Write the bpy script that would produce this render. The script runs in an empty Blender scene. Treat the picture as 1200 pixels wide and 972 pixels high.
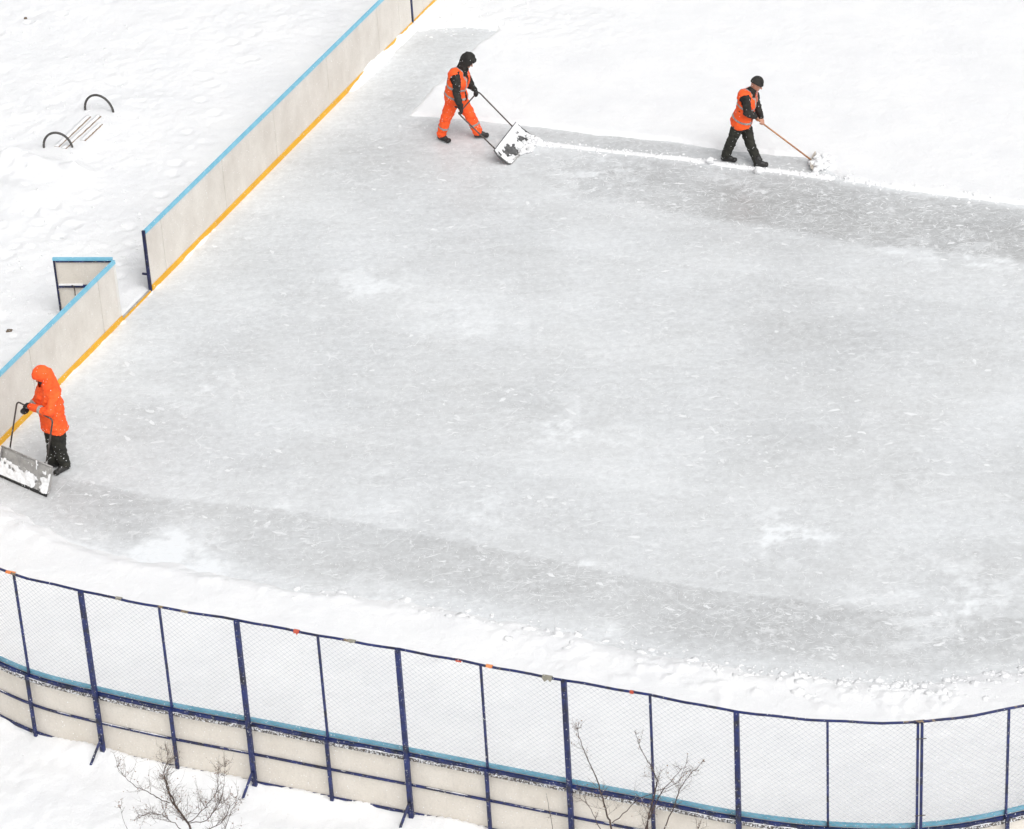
import bpy, bmesh, math, random
import numpy as np
from mathutils import Vector, Matrix, noise as mnoise
random.seed(7)
C = bpy.context.scene
col = C.collection

# ------------------------------------------------------------------ camera
F_PX, PITCH, ROLL, CAMH = 3862.57, 0.53116517, -0.060356985, 24.23934
_c, _s = math.cos(PITCH), math.sin(PITCH)
FW = Vector((0, _c, -_s)); _u0 = Vector((0, _s, _c)); _r0 = Vector((1, 0, 0))
RT = math.cos(ROLL) * _r0 + math.sin(ROLL) * _u0
UP = -math.sin(ROLL) * _r0 + math.cos(ROLL) * _u0
EYE = Vector((0, 0, CAMH))
cd = bpy.data.cameras.new('camera'); cam = bpy.data.objects.new('camera', cd); col.objects.link(cam)
m = Matrix.Identity(4)
for i in range(3):
    m[i][0] = RT[i]; m[i][1] = UP[i]; m[i][2] = -FW[i]; m[i][3] = EYE[i]
cam.matrix_world = m
cd.sensor_fit = 'HORIZONTAL'; cd.sensor_width = 36; cd.lens = 36 * F_PX / 1200
cd.clip_start = 1; cd.clip_end = 3000
C.camera = cam

def ray(px, py): return FW * F_PX + RT * (px - 600) - UP * (py - 486)
def G(px, py, z=0.0):                      # point of the photograph on a level plane
    d = ray(px, py); return EYE + d * ((z - CAMH) / d.z)
def GY(px, py, Y):                         # ... on an upright plane at depth Y
    d = ray(px, py); return EYE + d * (Y / d.y)
def SP(B, S, px, py, s):                   # ... on the walking plane of a person, s metres to one side
    d = ray(px, py); S3 = Vector((S[0], S[1], 0))
    return EYE + d * (((B - EYE).dot(S3) + s) / d.dot(S3))

# ------------------------------------------------------------------ world
w = bpy.data.worlds.new('World'); C.world = w; w.use_nodes = True
nt = w.node_tree; nt.nodes.clear()
SUN_EL, SUN_AZ = 52, 150       # azimuth clockwise from +Y
sky = nt.nodes.new('ShaderNodeTexSky'); sky.sky_type = 'NISHITA'; sky.sun_disc = False
sky.sun_elevation = math.radians(SUN_EL); sky.sun_rotation = math.radians(SUN_AZ)
sky.air_density = 1.0; sky.dust_density = 4.0; sky.ozone_density = 1.0
hs = nt.nodes.new('ShaderNodeHueSaturation'); hs.inputs['Saturation'].default_value = 0.10
bg = nt.nodes.new('ShaderNodeBackground'); bg.inputs['Strength'].default_value = 0.12
wo = nt.nodes.new('ShaderNodeOutputWorld')
nt.links.new(sky.outputs[0], hs.inputs['Color']); nt.links.new(hs.outputs[0], bg.inputs[0]); nt.links.new(bg.outputs[0], wo.inputs[0])
sd = bpy.data.lights.new('sun', 'SUN'); sd.energy = 0.7; sd.angle = math.radians(55); sd.color = (1, .985, .96)
so = bpy.data.objects.new('sun', sd); col.objects.link(so)
az, el = math.radians(SUN_AZ), math.radians(SUN_EL)
sv = Vector((math.sin(az) * math.cos(el), math.cos(az) * math.cos(el), math.sin(el)))
so.rotation_euler = sv.to_track_quat('Z', 'Y').to_euler()
C.view_settings.view_transform = 'Standard'; C.view_settings.look = 'None'
C.view_settings.exposure = EXPO = 0.46; C.view_settings.gamma = 1
C.view_settings.use_curve_mapping = False

# ------------------------------------------------------------------ materials
def mat(name):
    M = bpy.data.materials.new(name); M.use_nodes = True
    t = M.node_tree; b = t.nodes['Principled BSDF']; return M, t, b
def N(t, kind, **kw):
    n = t.nodes.new(kind)
    for k, v in kw.items():
        if k in n.inputs: n.inputs[k].default_value = v
        else: setattr(n, k, v)
    return n
def coords(t, scale=(1, 1, 1), rot=(0, 0, 0), world=False):
    if world:
        g = t.nodes.new('ShaderNodeNewGeometry'); o = g.outputs['Position']
    else:
        g = t.nodes.new('ShaderNodeTexCoord'); o = g.outputs['Object']
    mp = t.nodes.new('ShaderNodeMapping'); mp.inputs['Scale'].default_value = scale; mp.inputs['Rotation'].default_value = rot
    t.links.new(o, mp.inputs[0]); return mp.outputs[0]
def ramp(t, src, a, b, ca=0.0, cb=1.0):
    r = t.nodes.new('ShaderNodeMapRange'); r.inputs[1].default_value = a; r.inputs[2].default_value = b
    r.inputs[3].default_value = ca; r.inputs[4].default_value = cb
    t.links.new(src, r.inputs[0]); return r.outputs[0]
def mixc(t, fac, a, b):
    mx = t.nodes.new('ShaderNodeMix'); mx.data_type = 'RGBA'
    for inp, v in ((mx.inputs[0], fac), (mx.inputs[6], a), (mx.inputs[7], b)):
        if isinstance(v, (tuple, list)): inp.default_value = (*v, 1)
        elif isinstance(v, (int, float)): inp.default_value = v
        else: t.links.new(v, inp)
    return mx.outputs[2]
def mth(t, op, a, b=None):
    n = t.nodes.new('ShaderNodeMath'); n.operation = op
    for i, v in enumerate((a, b)):
        if v is None: continue
        if isinstance(v, (int, float)): n.inputs[i].default_value = v
        else: t.links.new(v, n.inputs[i])
    return n.outputs[0]
def noise(t, vec, scale, detail=4, rough=.55, dist=0):
    n = N(t, 'ShaderNodeTexNoise', Scale=scale, Detail=detail, Roughness=rough, Distortion=dist)
    t.links.new(vec, n.inputs['Vector']); return n.outputs['Fac']
def bump(t, b, h, strength, dist=.01):
    bp = N(t, 'ShaderNodeBump', Strength=strength, Distance=dist)
    t.links.new(h, bp.inputs['Height']); t.links.new(bp.outputs[0], b.inputs['Normal'])

def simple(name, ca, cb, scale=8, rough=.6, bstr=.2, lo=.35, hi=.65, world=False, stretch=(1, 1, 1)):
    M, t, b = mat(name); v = coords(t, stretch, world=world)
    n = noise(t, v, scale, 6, .6)
    t.links.new(mixc(t, ramp(t, n, lo, hi), ca, cb), b.inputs['Base Color'])
    b.inputs['Roughness'].default_value = rough
    bump(t, b, n, bstr); return M

def snow_mat():
    M, t, b = mat('snow'); v = coords(t, world=True)
    n1 = noise(t, v, .9, 5, .6); n2 = noise(t, v, 14, 6, .65); n3 = noise(t, v, 55, 3, .6)
    c = mixc(t, ramp(t, n1, .35, .65), (.80, .805, .815), (.85, .852, .855))
    t.links.new(c, b.inputs['Base Color'])
    b.inputs['Roughness'].default_value = .75; b.inputs['Specular IOR Level'].default_value = .25
    h = mth(t, 'ADD', mth(t, 'MULTIPLY', n2, 1.0), mth(t, 'MULTIPLY', n3, .6))
    b.inputs['Subsurface Weight'].default_value = .12; b.inputs['Subsurface Radius'].default_value = (1, 1, 1); b.inputs['Subsurface Scale'].default_value = .012
    bump(t, b, h, .42, .03); return M
SNOW = snow_mat()

def ice_mat():
    M, t, b = mat('ice')
    ang = math.atan2(-.39, .92)
    at = N(t, 'ShaderNodeAttribute', attribute_name='dust')
    v = coords(t, world=True); vs = coords(t, (.45, 2.2, 1), (0, 0, -ang), world=True)
    big = noise(t, v, .35, 5, .6); med = noise(t, vs, 2.2, 8, .68); fine = noise(t, v, 9, 8, .7, .4)
    f = mth(t, 'ADD', at.outputs['Fac'], ramp(t, big, .3, .7, -.14, .14))
    f = mth(t, 'ADD', f, ramp(t, med, .3, .7, -.07, .07))
    f = mth(t, 'ADD', f, ramp(t, fine, .3, .7, -.17, .17))
    c = mixc(t, ramp(t, f, 0, 1), (.345, .348, .348), (.800, .822, .838))
    # warm / cool tint drifting over the sheet
    tint = noise(t, v, .5, 3)
    c = mixc(t, mth(t, 'MULTIPLY', ramp(t, tint, .4, .7), .10), c, (.60, .585, .55))
    # curved scratches: narrow contour lines of distorted noise, broken up by a second noise
    def scr(vec, sc, wid, msc, lo, seed):
        mp = N(t, 'ShaderNodeMapping'); mp.inputs['Location'].default_value = (seed * 13.1, seed * 7.7, 0); t.links.new(vec, mp.inputs[0])
        n = noise(t, mp.outputs[0], sc, 1.5, .5, 1.2)
        d = mth(t, 'ABSOLUTE', mth(t, 'SUBTRACT', n, .5))
        ln = ramp(t, d, 0, wid, 1, 0)
        mk = noise(t, mp.outputs[0], msc, 3, .6)
        return mth(t, 'MULTIPLY', ln, ramp(t, mk, lo, lo + .12))
    s1 = scr(v, 1.7, .006, 3.5, .50, 1); s2 = scr(v, 3.1, .011, 5.0, .52, 2); s3 = scr(vs, 2.3, .012, 5.0, .5, 3)
    s4 = scr(v, .8, .004, 2.5, .5, 5)
    sc = mth(t, 'MAXIMUM', mth(t, 'MAXIMUM', s1, s2), mth(t, 'MAXIMUM', s3, s4))
    flk = noise(t, v, 30, 4, .75, .3); flm = noise(t, v, 2.4, 4, .6)
    fl = mth(t, 'MULTIPLY', ramp(t, flk, .58, .68), ramp(t, flm, .45, .62))
    pat = noise(t, v, 5.5, 7, .72, .6); pm = noise(t, v, 1.1, 3, .6)
    pt = mth(t, 'MULTIPLY', ramp(t, pat, .54, .62), ramp(t, pm, .46, .58))
    dark = ramp(t, at.outputs['Fac'], .60, .25, .62, 1.0)
    sc = mth(t, 'MAXIMUM', mth(t, 'MULTIPLY', sc, .70), mth(t, 'MULTIPLY', dark, mth(t, 'MAXIMUM', mth(t, 'MULTIPLY', fl, .75), mth(t, 'MULTIPLY', pt, .70))))
    c = mixc(t, sc, c, (.80, .81, .82))
    t.links.new(c, b.inputs['Base Color'])
    t.links.new(ramp(t, f, .2, .9, .34, .62), b.inputs['Roughness'])
    b.inputs['Specular IOR Level'].default_value = .35
    bump(t, b, fine, .25, .01); return M
ICE = ice_mat()

def ply_mat(name, a, bb, joints=False):
    M, t, b = mat(name); v = coords(t, world=True); vs = coords(t, (1.2, 1.2, .9), world=True)
    n = noise(t, vs, 2.0, 6, .6); f = noise(t, v, 40, 4, .7); sc = noise(t, coords(t, (1, 1, .25), world=True), 9, 5, .7)
    c = mixc(t, ramp(t, n, .3, .7), a, bb)
    c = mixc(t, mth(t, 'MULTIPLY', ramp(t, f, .48, .70), .30), c, (.45, .42, .38))
    c = mixc(t, mth(t, 'MULTIPLY', ramp(t, sc, .52, .75), .16), c, (.42, .385, .34))
    t.links.new(c, b.inputs['Base Color']); b.inputs['Roughness'].default_value = .55
    bump(t, b, f, .15); return M
PLY = ply_mat('board_plywood', (.61, .565, .51), (.73, .69, .635))
PLYB = ply_mat('board_plywood_back', (.68, .625, .545), (.77, .72, .645))
CAP = simple('cap_light_blue', (.16, .46, .62), (.23, .54, .70), 6, .5)
CAPN = simple('cap_blue_weathered', (.10, .32, .43), (.19, .44, .56), 6, .5)
YEL = simple('kick_yellow', (.70, .35, .006), (.78, .42, .012), 5, .5)

def navy_mat(name, amt, a=(.006, .011, .055), b2=(.014, .027, .145), rust=.0):
    M, t, b = mat(name); v = coords(t, world=True)
    n = noise(t, v, 6, 4); sp = noise(t, v, 42, 4, .75); dk = noise(t, v, 9, 5, .7)
    c = mixc(t, ramp(t, n, .35, .65), a, b2)
    c = mixc(t, mth(t, 'MULTIPLY', ramp(t, dk, .50, .60), .8), c, (.014, .014, .02))
    if rust: c = mixc(t, mth(t, 'MULTIPLY', ramp(t, noise(t, v, 3.3, 4, .7), .60, .64), rust), c, (.30, .22, .12))
    c = mixc(t, ramp(t, sp, amt, amt + .05), c, (.75, .76, .78))
    t.links.new(c, b.inputs['Base Color']); b.inputs['Roughness'].default_value = .5; return M
NAVY = navy_mat('navy_paint', .635); NAVY2 = navy_mat('navy_paint_worn', .66, rust=.8)
NAVYD = navy_mat('navy_paint_dark', .66, (.006, .008, .035), (.012, .018, .09))
LEDGE = navy_mat('snowy_wood_ledge', .50, (.06, .045, .035), (.10, .08, .06))
WIRE = simple('wire', (.26, .28, .33), (.40, .42, .47), 3, .45, 0)
ORANGE = simple('orange_cloth', (.90, .085, .012), (1.0, .13, .02), 5, .8, .3)
BLACK = simple('black_cloth', (.011, .010, .009), (.030, .028, .024), 9, .85, .4)
TROU = simple('dark_trouser_cloth', (.010, .010, .008), (.030, .029, .021), 9, .85, .4)
BOOT = simple('boot_rubber', (.012, .012, .012), (.03, .028, .026), 9, .5, .2)
GLOVE = simple('glove', (.010, .010, .010), (.022, .021, .02), 9, .7, .2)
REFL = simple('reflective_tape', (.24, .23, .22), (.40, .39, .37), 30, .35, .1)
SKIN = simple('skin', (.42, .20, .13), (.52, .27, .19), 14, .55, .1)
EYE_M = simple('eye', (.02, .015, .012), (.03, .02, .015), 9, .2, 0)
METAL = simple('worn_metal', (.26, .255, .25), (.40, .39, .375), 7, .45, .15)
DARKM = simple('dark_metal', (.045, .035, .03), (.09, .07, .06), 9, .45, .1)
WOOD = simple('wood_handle', (.34, .13, .06), (.50, .25, .11), 12, .6, .2)
SLAT = simple('bench_wood', (.22, .15, .10), (.33, .24, .16), 12, .7, .2)
HOOP = simple('bench_iron', (.045, .042, .04), (.08, .075, .07), 12, .45, .1)
BARK = simple('bark', (.045, .032, .028), (.10, .07, .06), 20, .85, .3)
TWIG = simple('twig', (.07, .05, .04), (.15, .11, .085), 20, .85, .2)
SEED = simple('dry_seed', (.16, .09, .06), (.28, .17, .11), 20, .85, .2)
RUB = simple('black_rubber', (.012, .012, .012), (.03, .03, .03), 20, .7, .2)
RED = simple('red_plastic', (.45, .06, .03), (.58, .11, .06), 9, .5, .1)
ORP = simple('orange_plastic', (.70, .20, .05), (.75, .30, .12), 9, .5, .1)
GRYP = simple('olive_plastic', (.22, .21, .17), (.32, .30, .24), 9, .5, .1)
DIRT = simple('dirt', (.10, .075, .05), (.2, .15, .11), 30, .9, .4)
PLYDK = simple('shovel_plywood', (.40, .36, .31), (.55, .50, .44), 12, .7, .2)

# ------------------------------------------------------------------ mesh helpers
def link_mesh(name, verts, faces, material, parent=None, smooth=False):
    me = bpy.data.meshes.new(name); me.from_pydata([tuple(v) for v in verts], [], faces); me.update()
    bm = bmesh.new(); bm.from_mesh(me); bmesh.ops.recalc_face_normals(bm, faces=bm.faces); bm.to_mesh(me); bm.free()
    if smooth:
        me.polygons.foreach_set('use_smooth', [True] * len(me.polygons))
    me.materials.append(material)
    o = bpy.data.objects.new(name, me); col.objects.link(o)
    if parent is not None:
        o.parent = parent
        o.matrix_parent_inverse = Matrix.Translation(parent.location).inverted()
    return o
def tag(o, label=None, cat=None, group=None, kind=None):
    if label: o['label'] = label
    if cat: o['category'] = cat
    if group: o['group'] = group
    if kind: o['kind'] = kind
    return o
def empty(name, loc, label, cat, group=None):
    o = bpy.data.objects.new(name, None); o.empty_display_size = .2; col.objects.link(o); o.location = loc
    return tag(o, label, cat, group)
class MB:
    def __init__(s): s.v = []; s.f = []
    def quadstrip(s, rings, closed=True, caps=True):
        b = len(s.v); k = len(rings[0])
        for r in rings: s.v += [Vector(p) for p in r]
        for i in range(len(rings) - 1):
            for j in range(k if closed else k - 1):
                a = b + i * k + j; c = b + i * k + (j + 1) % k
                s.f.append((a, c, c + k, a + k))
        if caps and closed:
            s.f.append(tuple(b + j for j in range(k))[::-1]); e = b + (len(rings) - 1) * k
            s.f.append(tuple(e + j for j in range(k)))
    def tube(s, pts, r, k=8, caps=True):
        pts = [Vector(p) for p in pts]; n = len(pts); rs = r if isinstance(r, (list, tuple)) else [r] * n
        rings = []; ref = None
        for i, p in enumerate(pts):
            t = (pts[min(i + 1, n - 1)] - pts[max(i - 1, 0)]).normalized()
            if ref is None:
                ref = Vector((0, 0, 1)) if abs(t.z) < .9 else Vector((1, 0, 0))
            x = (ref - t * ref.dot(t))
            if x.length < 1e-4: x = t.orthogonal()
            x.normalize(); y = t.cross(x); ref = x
            rings.append([p + (x * math.cos(a) + y * math.sin(a)) * rs[i] for a in (2 * math.pi * j / k for j in range(k))])
        s.quadstrip(rings, True, caps)
    def sweep(s, pts, nrm, a, b, z0, z1, caps=True):      # rectangular section along a plan polyline, a..b along the outward normal
        rings = []
        for i, (p, n) in enumerate(zip(pts, nrm)):
            za = z0[i] if isinstance(z0, (list, tuple)) else z0; zb = z1[i] if isinstance(z1, (list, tuple)) else z1
            rings.append([(p.x + n.x * q, p.y + n.y * q, z) for q, z in ((a, za), (b, za), (b, zb), (a, zb))])
        s.quadstrip(rings, True, caps)
    def build(s, name, material, parent=None, smooth=False): return link_mesh(name, s.v, s.f, material, parent, smooth)

# numpy value noise
def _h(ix, iy, seed):
    n = (ix.astype(np.int64) * 374761393 + iy.astype(np.int64) * 668265263 + seed * 974634777) & 0xffffffff
    n = ((n ^ (n >> 13)) * 1274126177) & 0xffffffff
    return ((n ^ (n >> 16)) & 0xffff) / 65535.0
def vn(x, y, seed=0):
    ix = np.floor(x); iy = np.floor(y); fx = x - ix; fy = y - iy
    fx = fx * fx * (3 - 2 * fx); fy = fy * fy * (3 - 2 * fy)
    a = _h(ix, iy, seed); b = _h(ix + 1, iy, seed); c = _h(ix, iy + 1, seed); d = _h(ix + 1, iy + 1, seed)
    return (a * (1 - fx) + b * fx) * (1 - fy) + (c * (1 - fx) + d * fx) * fy
def fbm(x, y, wl, octv=4, seed=0, gain=.5):
    t = 0; amp = 1; tot = 0
    ca, sa = .8, .6
    for o in range(octv):
        t = t + amp * vn(x / wl + o * 17.3, y / wl - o * 9.1, seed + o); tot += amp; amp *= gain; wl *= .5
        x, y = ca * x - sa * y, sa * x + ca * y
    return t / tot * 2 - 1
def seg_dist(x, y, pts):
    d = np.full(x.shape, 1e9)
    for (ax, ay), (bx, by) in zip(pts[:-1], pts[1:]):
        dx, dy = bx - ax, by - ay; t = np.clip(((x - ax) * dx + (y - ay) * dy) / (dx * dx + dy * dy + 1e-12), 0, 1)
        d = np.minimum(d, np.hypot(x - ax - t * dx, y - ay - t * dy))
    return d
def poly_sd(x, y, pts):          # positive inside
    d = seg_dist(x, y, pts + pts[:1]); ins = np.zeros(x.shape, bool); n = len(pts)
    for i in range(n):
        ax, ay = pts[i]; bx, by = pts[(i + 1) % n]
        if ay == by: continue
        c = ((ay > y) != (by > y)) & (x < (bx - ax) * (y - ay) / (by - ay) + ax); ins ^= c
    return np.where(ins, d, -d)
def sm(a, b, x): t = np.clip((x - a) / (b - a), 0, 1); return t * t * (3 - 2 * t)
def g2(pxs, z=0.0): return [(G(a, b, z).x, G(a, b, z).y) for a, b in pxs]

# ------------------------------------------------------------------ plan of the rink (metres)
FP = [(-6.18984662, 33.90463033), (-5.30237855, 33.42846028), (-4.3559153, 32.98922827), (-3.38580039, 32.58841045),
      (-2.43665552, 32.1818161), (-1.47353169, 31.77694093), (-0.5357244, 31.37145076), (0.42811694, 30.95684003),
      (1.37053355, 30.55968636), (2.328951, 30.15225902), (3.30672495, 29.86473578), (4.31597129, 29.74151527), (5.33701164, 29.88550348)]
ZB, ZT, ZM = 1.063, 2.49, .527
BO = Vector((-7.44754, 41.26593, 0)); BD = Vector((.39427, .91900, 0)); BN = Vector((.91900, -.39427, 0))   # left board line, BN points onto the ice
# continue the corner on both sides, outside the frame
left = []
p = Vector((*FP[0], 0)); d = Vector((FP[0][0] - FP[1][0], FP[0][1] - FP[1][1], 0)).normalized(); ang = math.atan2(d.y, d.x)
target = math.atan2(BD.y, BD.x)
k = 0
while ang > target + .02 and k < 9:
    ang -= .222; a2 = max(ang, target)
    p = p + Vector((math.cos(a2), math.sin(a2), 0)) * 1.03; left.append((p.x, p.y)); k += 1
right = []
p = Vector((*FP[-1], 0)); ang = math.atan2(FP[-1][1] - FP[-2][1], FP[-1][0] - FP[-2][0])
while ang < target - .02:
    ang += .222; a2 = min(ang, target)
    p = p + Vector((math.cos(a2), math.sin(a2), 0)) * 1.03; right.append((p.x, p.y))
# last left point is pulled onto the board line
lp = Vector((*left[-1], 0)); tt = (lp - BO).dot(BD)
left[-1] = ((BO + BD * tt).x, (BO + BD * tt).y)
LEFT_T = tt
allP = [Vector((x, y, 0)) for x, y in (left[::-1] + FP + right)]
I0 = len(left)
def curve(pts, i, t):            # Catmull-Rom
    a = pts[max(i - 1, 0)]; b = pts[i]; c = pts[min(i + 1, len(pts) - 1)]; d = pts[min(i + 2, len(pts) - 1)]
    return .5 * ((2 * b) + (c - a) * t + (2 * a - 5 * b + 4 * c - d) * t * t + (3 * b - a - 3 * c + d) * t * t * t)
SUB = 5
def run(i0, i1):                 # smoothed plan line and outward normals between post indexes
    pts = [curve(allP, i, j / SUB) for i in range(i0, i1) for j in range(SUB)] + [allP[i1].copy()]
    ns = []
    for q in range(len(pts)):
        d = (pts[min(q + 1, len(pts) - 1)] - pts[max(q - 1, 0)]).normalized(); ns.append(Vector((d.y, -d.x, 0)))
    return pts, ns

# ------------------------------------------------------------------ the ground: snow sheet and ice sheet
CL = g2([(-160, 540), (-60, 568), (20, 592), (60, 612), (110, 637), (165, 652), (215, 655), (240, 664), (330, 683), (430, 694), (520, 706), (600, 723),
         (700, 743), (790, 763), (880, 779), (960, 786), (1040, 796), (1090, 797), (1150, 786), (1230, 778), (1400, 770), (1400, 268),
         (1200, 243), (1070, 227), (990, 214), (966, 200), (940, 186), (900, 183), (845, 178), (780, 168), (700, 160), (625, 151), (560, 144),
         (520, 141), (473, 138), (500, 108), (530, 80), (556, 52), (578, 38), (545, 34), (505, 36), (480, 52), (462, 70), (440, 88), (420, 104), (400, 121),
         (370, 150), (300, 222), (172, 352), (140, 388), (86, 443), (0, 530), (-80, 610 - 20)])
RIDGE = g2([(606, 164), (640, 169), (720, 178), (800, 186), (860, 195), (930, 203), (972, 209)])
INR = [(v.x, v.y) for v in allP] + [(allP[-1] + BD * 45).to_2d()[:], (BO + BD * 60).to_2d()[:]]
_rf = random.Random(17); STEPS = []
for (sx_, sy_), (ex_, ey_), n_ in (((-6.3, 45.2), (-9.5, 53.5), 16), ((-6.2, 45.6), (-4.2, 56), 18), ((-10, 47), (-6.5, 49.5), 8), ((-9.5, 56), (-5, 58), 9), ((-8.8, 44), (-7.2, 42.3), 5)):
    for q_ in range(n_):
        u_ = q_ / n_; STEPS.append((sx_ + (ex_ - sx_) * u_ + _rf.gauss(0, .12) + (.12 if q_ % 2 else -.12), sy_ + (ey_ - sy_) * u_ + _rf.gauss(0, .10), _rf.uniform(.07, .12), _rf.uniform(.02, .05)))
for q_ in range(70): STEPS.append((_rf.uniform(-10.4, -4), _rf.uniform(43, 59), _rf.uniform(.06, .20), _rf.uniform(.008, .035)))
FENCEL = [(v.x, v.y) for v in allP]
MOUND = g2([(15, 190), (45, 197), (85, 207)]); MOUND2 = g2([(5, 225), (30, 235)])
CHURN = g2([(480, 60), (520, 20), (600, 15), (660, 30)])
BENCHL = g2([(68, 176), (117, 134)], .1)
def seg1(x, y): return (x - BO.x) * BN.x + (y - BO.y) * BN.y
def snow_h(x, y):
    inr = poly_sd(x, y, INR)
    lump = fbm(x, y, 1.3, 5, 1); mid_ = fbm(x, y, .32, 3, 5); fine = fbm(x, y, .10, 2, 9)
    big = fbm(x, y, 6, 2, 21)
    bd = seg1(x, y); t = (x - BO.x) * BD.x + (y - BO.y) * BD.y
    ridged = 1 - np.abs(fbm(x, y, .7, 4, 31)) * 2
    rough = .45 + .55 * sm(-.3, .5, fbm(x, y, 3.5, 2, 93))
    outer = .05 + .034 * lump + rough * (.024 * mid_ + .014 * fine + .024 * np.clip(fbm(x, y, .20, 4, 91, .6) - .10, 0, 1)) + .05 * big
    for fx, fy, fr, fdp in STEPS:
        mk = (np.abs(x - fx) < .6) & (np.abs(y - fy) < .6)
        outer[mk] += -fdp * np.exp(-((x[mk] - fx) ** 2 + (y[mk] - fy) ** 2) / fr ** 2) + fdp * .35 * np.exp(-(np.hypot(x[mk] - fx, y[mk] - fy) - 1.5 * fr) ** 2 / (fr * .5) ** 2)
    fd = seg_dist(x, y, FENCEL)
    outer_near = .05 + .055 * fbm(x, y, 1.8, 4, 3) + .016 * mid_ + .009 * fine + (.045 + .09 * fbm(x, y, .9, 3, 13)) * np.exp(-(fd / .22) ** 2)
    wn = sm(37, 34, y); outer = outer * (1 - wn) + outer_near * wn
    outer = outer + .23 * np.exp(-(seg_dist(x, y, MOUND) / .28) ** 2) * (1 + .5 * mid_) + .09 * np.exp(-(seg_dist(x, y, MOUND2) / .3) ** 2)
    # packed ramp by the gate opening
    gt = np.exp(-((t - 4.4) / .9) ** 2) * np.exp(-(bd / .8) ** 2)
    outer = outer * (1 - .5 * gt)
    # bench stands in a drift
    bdist = seg_dist(x, y, BENCHL); wb = np.exp(-(bdist / .55) ** 4)
    outer = outer * (1 - wb) + (.106 + .010 * mid_) * wb
    inner = .055 + .012 * fbm(x, y, 2.2, 3, 3) + .006 * mid_ + .005 * fine
    churn = np.exp(-(seg_dist(x, y, CHURN) / .9) ** 2); inner = inner + churn * (.02 * mid_ + .012 * fine + .015)
    cs = -poly_sd(x, y, CL)                                   # > 0 outside the swept ice
    cs = np.where((t > -.8) & (t < 15.25) & (bd < .8), np.minimum(cs, bd - .8), cs)
    low = sm(44, 40, y) * sm(-.05, .3, inr)                       # the bank along the near fence
    inner = inner * (1 - low) + low * (.085 + .026 * fbm(x, y, 1.6, 4, 41) + .010 * mid_ + .005 * fine)
    cs = cs + .05 * fbm(x, y, .5, 4, 51) * (1 + 1.6 * low) + .015 * fine
    edge = np.exp(-((cs - .22) / .25) ** 2) * low
    patchy = .25 + .75 * sm(-.2, .35, fbm(x, y, 1.4, 2, 67)); inner = inner + edge * patchy * (.012 + .085 * np.abs(fbm(x, y, .30, 4, 61, .62)) + .012 * fine)
    sc_ = np.exp(-((cs - .5) / .6) ** 2) * low * sm(-4, 3, x); inner = inner + sc_ * .10 * np.clip(fbm(x, y, .22, 3, 63) - .12, 0, 1)
    edge2 = np.exp(-((cs - .08) / .10) ** 2) * (1 - low); inner = inner + edge2 * (.0 + .014 * mid_)
    wI = sm(0, .45, cs) * low + sm(0, .16, cs) * (1 - low)
    hin = -.03 + (inner + .03) * wI
    rd = seg_dist(x, y, RIDGE) + .035 * mid_ + .02 * fine
    hin = np.maximum(hin, -.03 + (.062 + .025 * mid_ + .02 * fbm(x, y, 1.1, 2, 55)) * np.exp(-(rd / .085) ** 2))
    # snow creeping up along the foot of the board
    bank = (.020 + .060 * fbm(x, y, .55, 4, 71) + .015 * fine) * np.exp(-(np.maximum(bd, 0) / .11) ** 2)
    far = sm(12.2, 13.0, t) * (1 - sm(15.2, 15.6, t)) * np.exp(-(np.maximum(bd, 0) / .13) ** 2) * (.12 + .06 * fbm(x, y, .7, 3, 77))
    hin = np.maximum(hin, -.03 + bank + far * (1 + .5 * mid_))
    nf = sm(43, 41, y) * sm(.3, .6, np.abs(bd)); w_in = sm(.012, .055, inr) * nf + sm(-.085, -.045, inr) * (1 - nf)
    return outer * (1 - w_in) + hin * w_in

def axis(a, b, step, far, grow=1.35):
    mid_ = list(np.arange(a, b + step / 2, step)); l = []; s_ = step; p_ = a
    while p_ > -far: s_ *= grow; p_ -= s_; l.append(p_)
    r = []; s_ = step; p_ = b
    while p_ < far: s_ *= grow; p_ += s_; r.append(p_)
    return np.array(l[::-1] + mid_ + r)
def grid_mesh(name, xs, ys, zf, material):
    X, Y = np.meshgrid(xs, ys); Z = zf(X, Y); nx, ny = len(xs), len(ys)
    co = np.stack([X, Y, Z], -1).reshape(-1, 3).astype(np.float32)
    i = np.arange(nx - 1)[None, :] + nx * np.arange(ny - 1)[:, None]
    f = np.stack([i, i + 1, i + 1 + nx, i + nx], -1).reshape(-1, 4).astype(np.int32)
    me = bpy.data.meshes.new(name); me.vertices.add(len(co)); me.vertices.foreach_set('co', co.ravel())
    me.loops.add(f.size); me.loops.foreach_set('vertex_index', f.ravel())
    me.polygons.add(len(f)); me.polygons.foreach_set('loop_start', np.arange(0, f.size, 4, dtype=np.int32))
    me.polygons.foreach_set('use_smooth', np.ones(len(f), bool))
    me.update(calc_edges=True); me.validate(); me.materials.append(material)
    o = bpy.data.objects.new(name, me); col.objects.link(o); return o, X.ravel(), Y.ravel()
g, _, _ = grid_mesh('snow_ground', axis(-10.5, 10.5, .034, 1500), axis(28.2, 60.5, .042, 1500), snow_h, SNOW)
tag(g, kind='structure')

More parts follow.
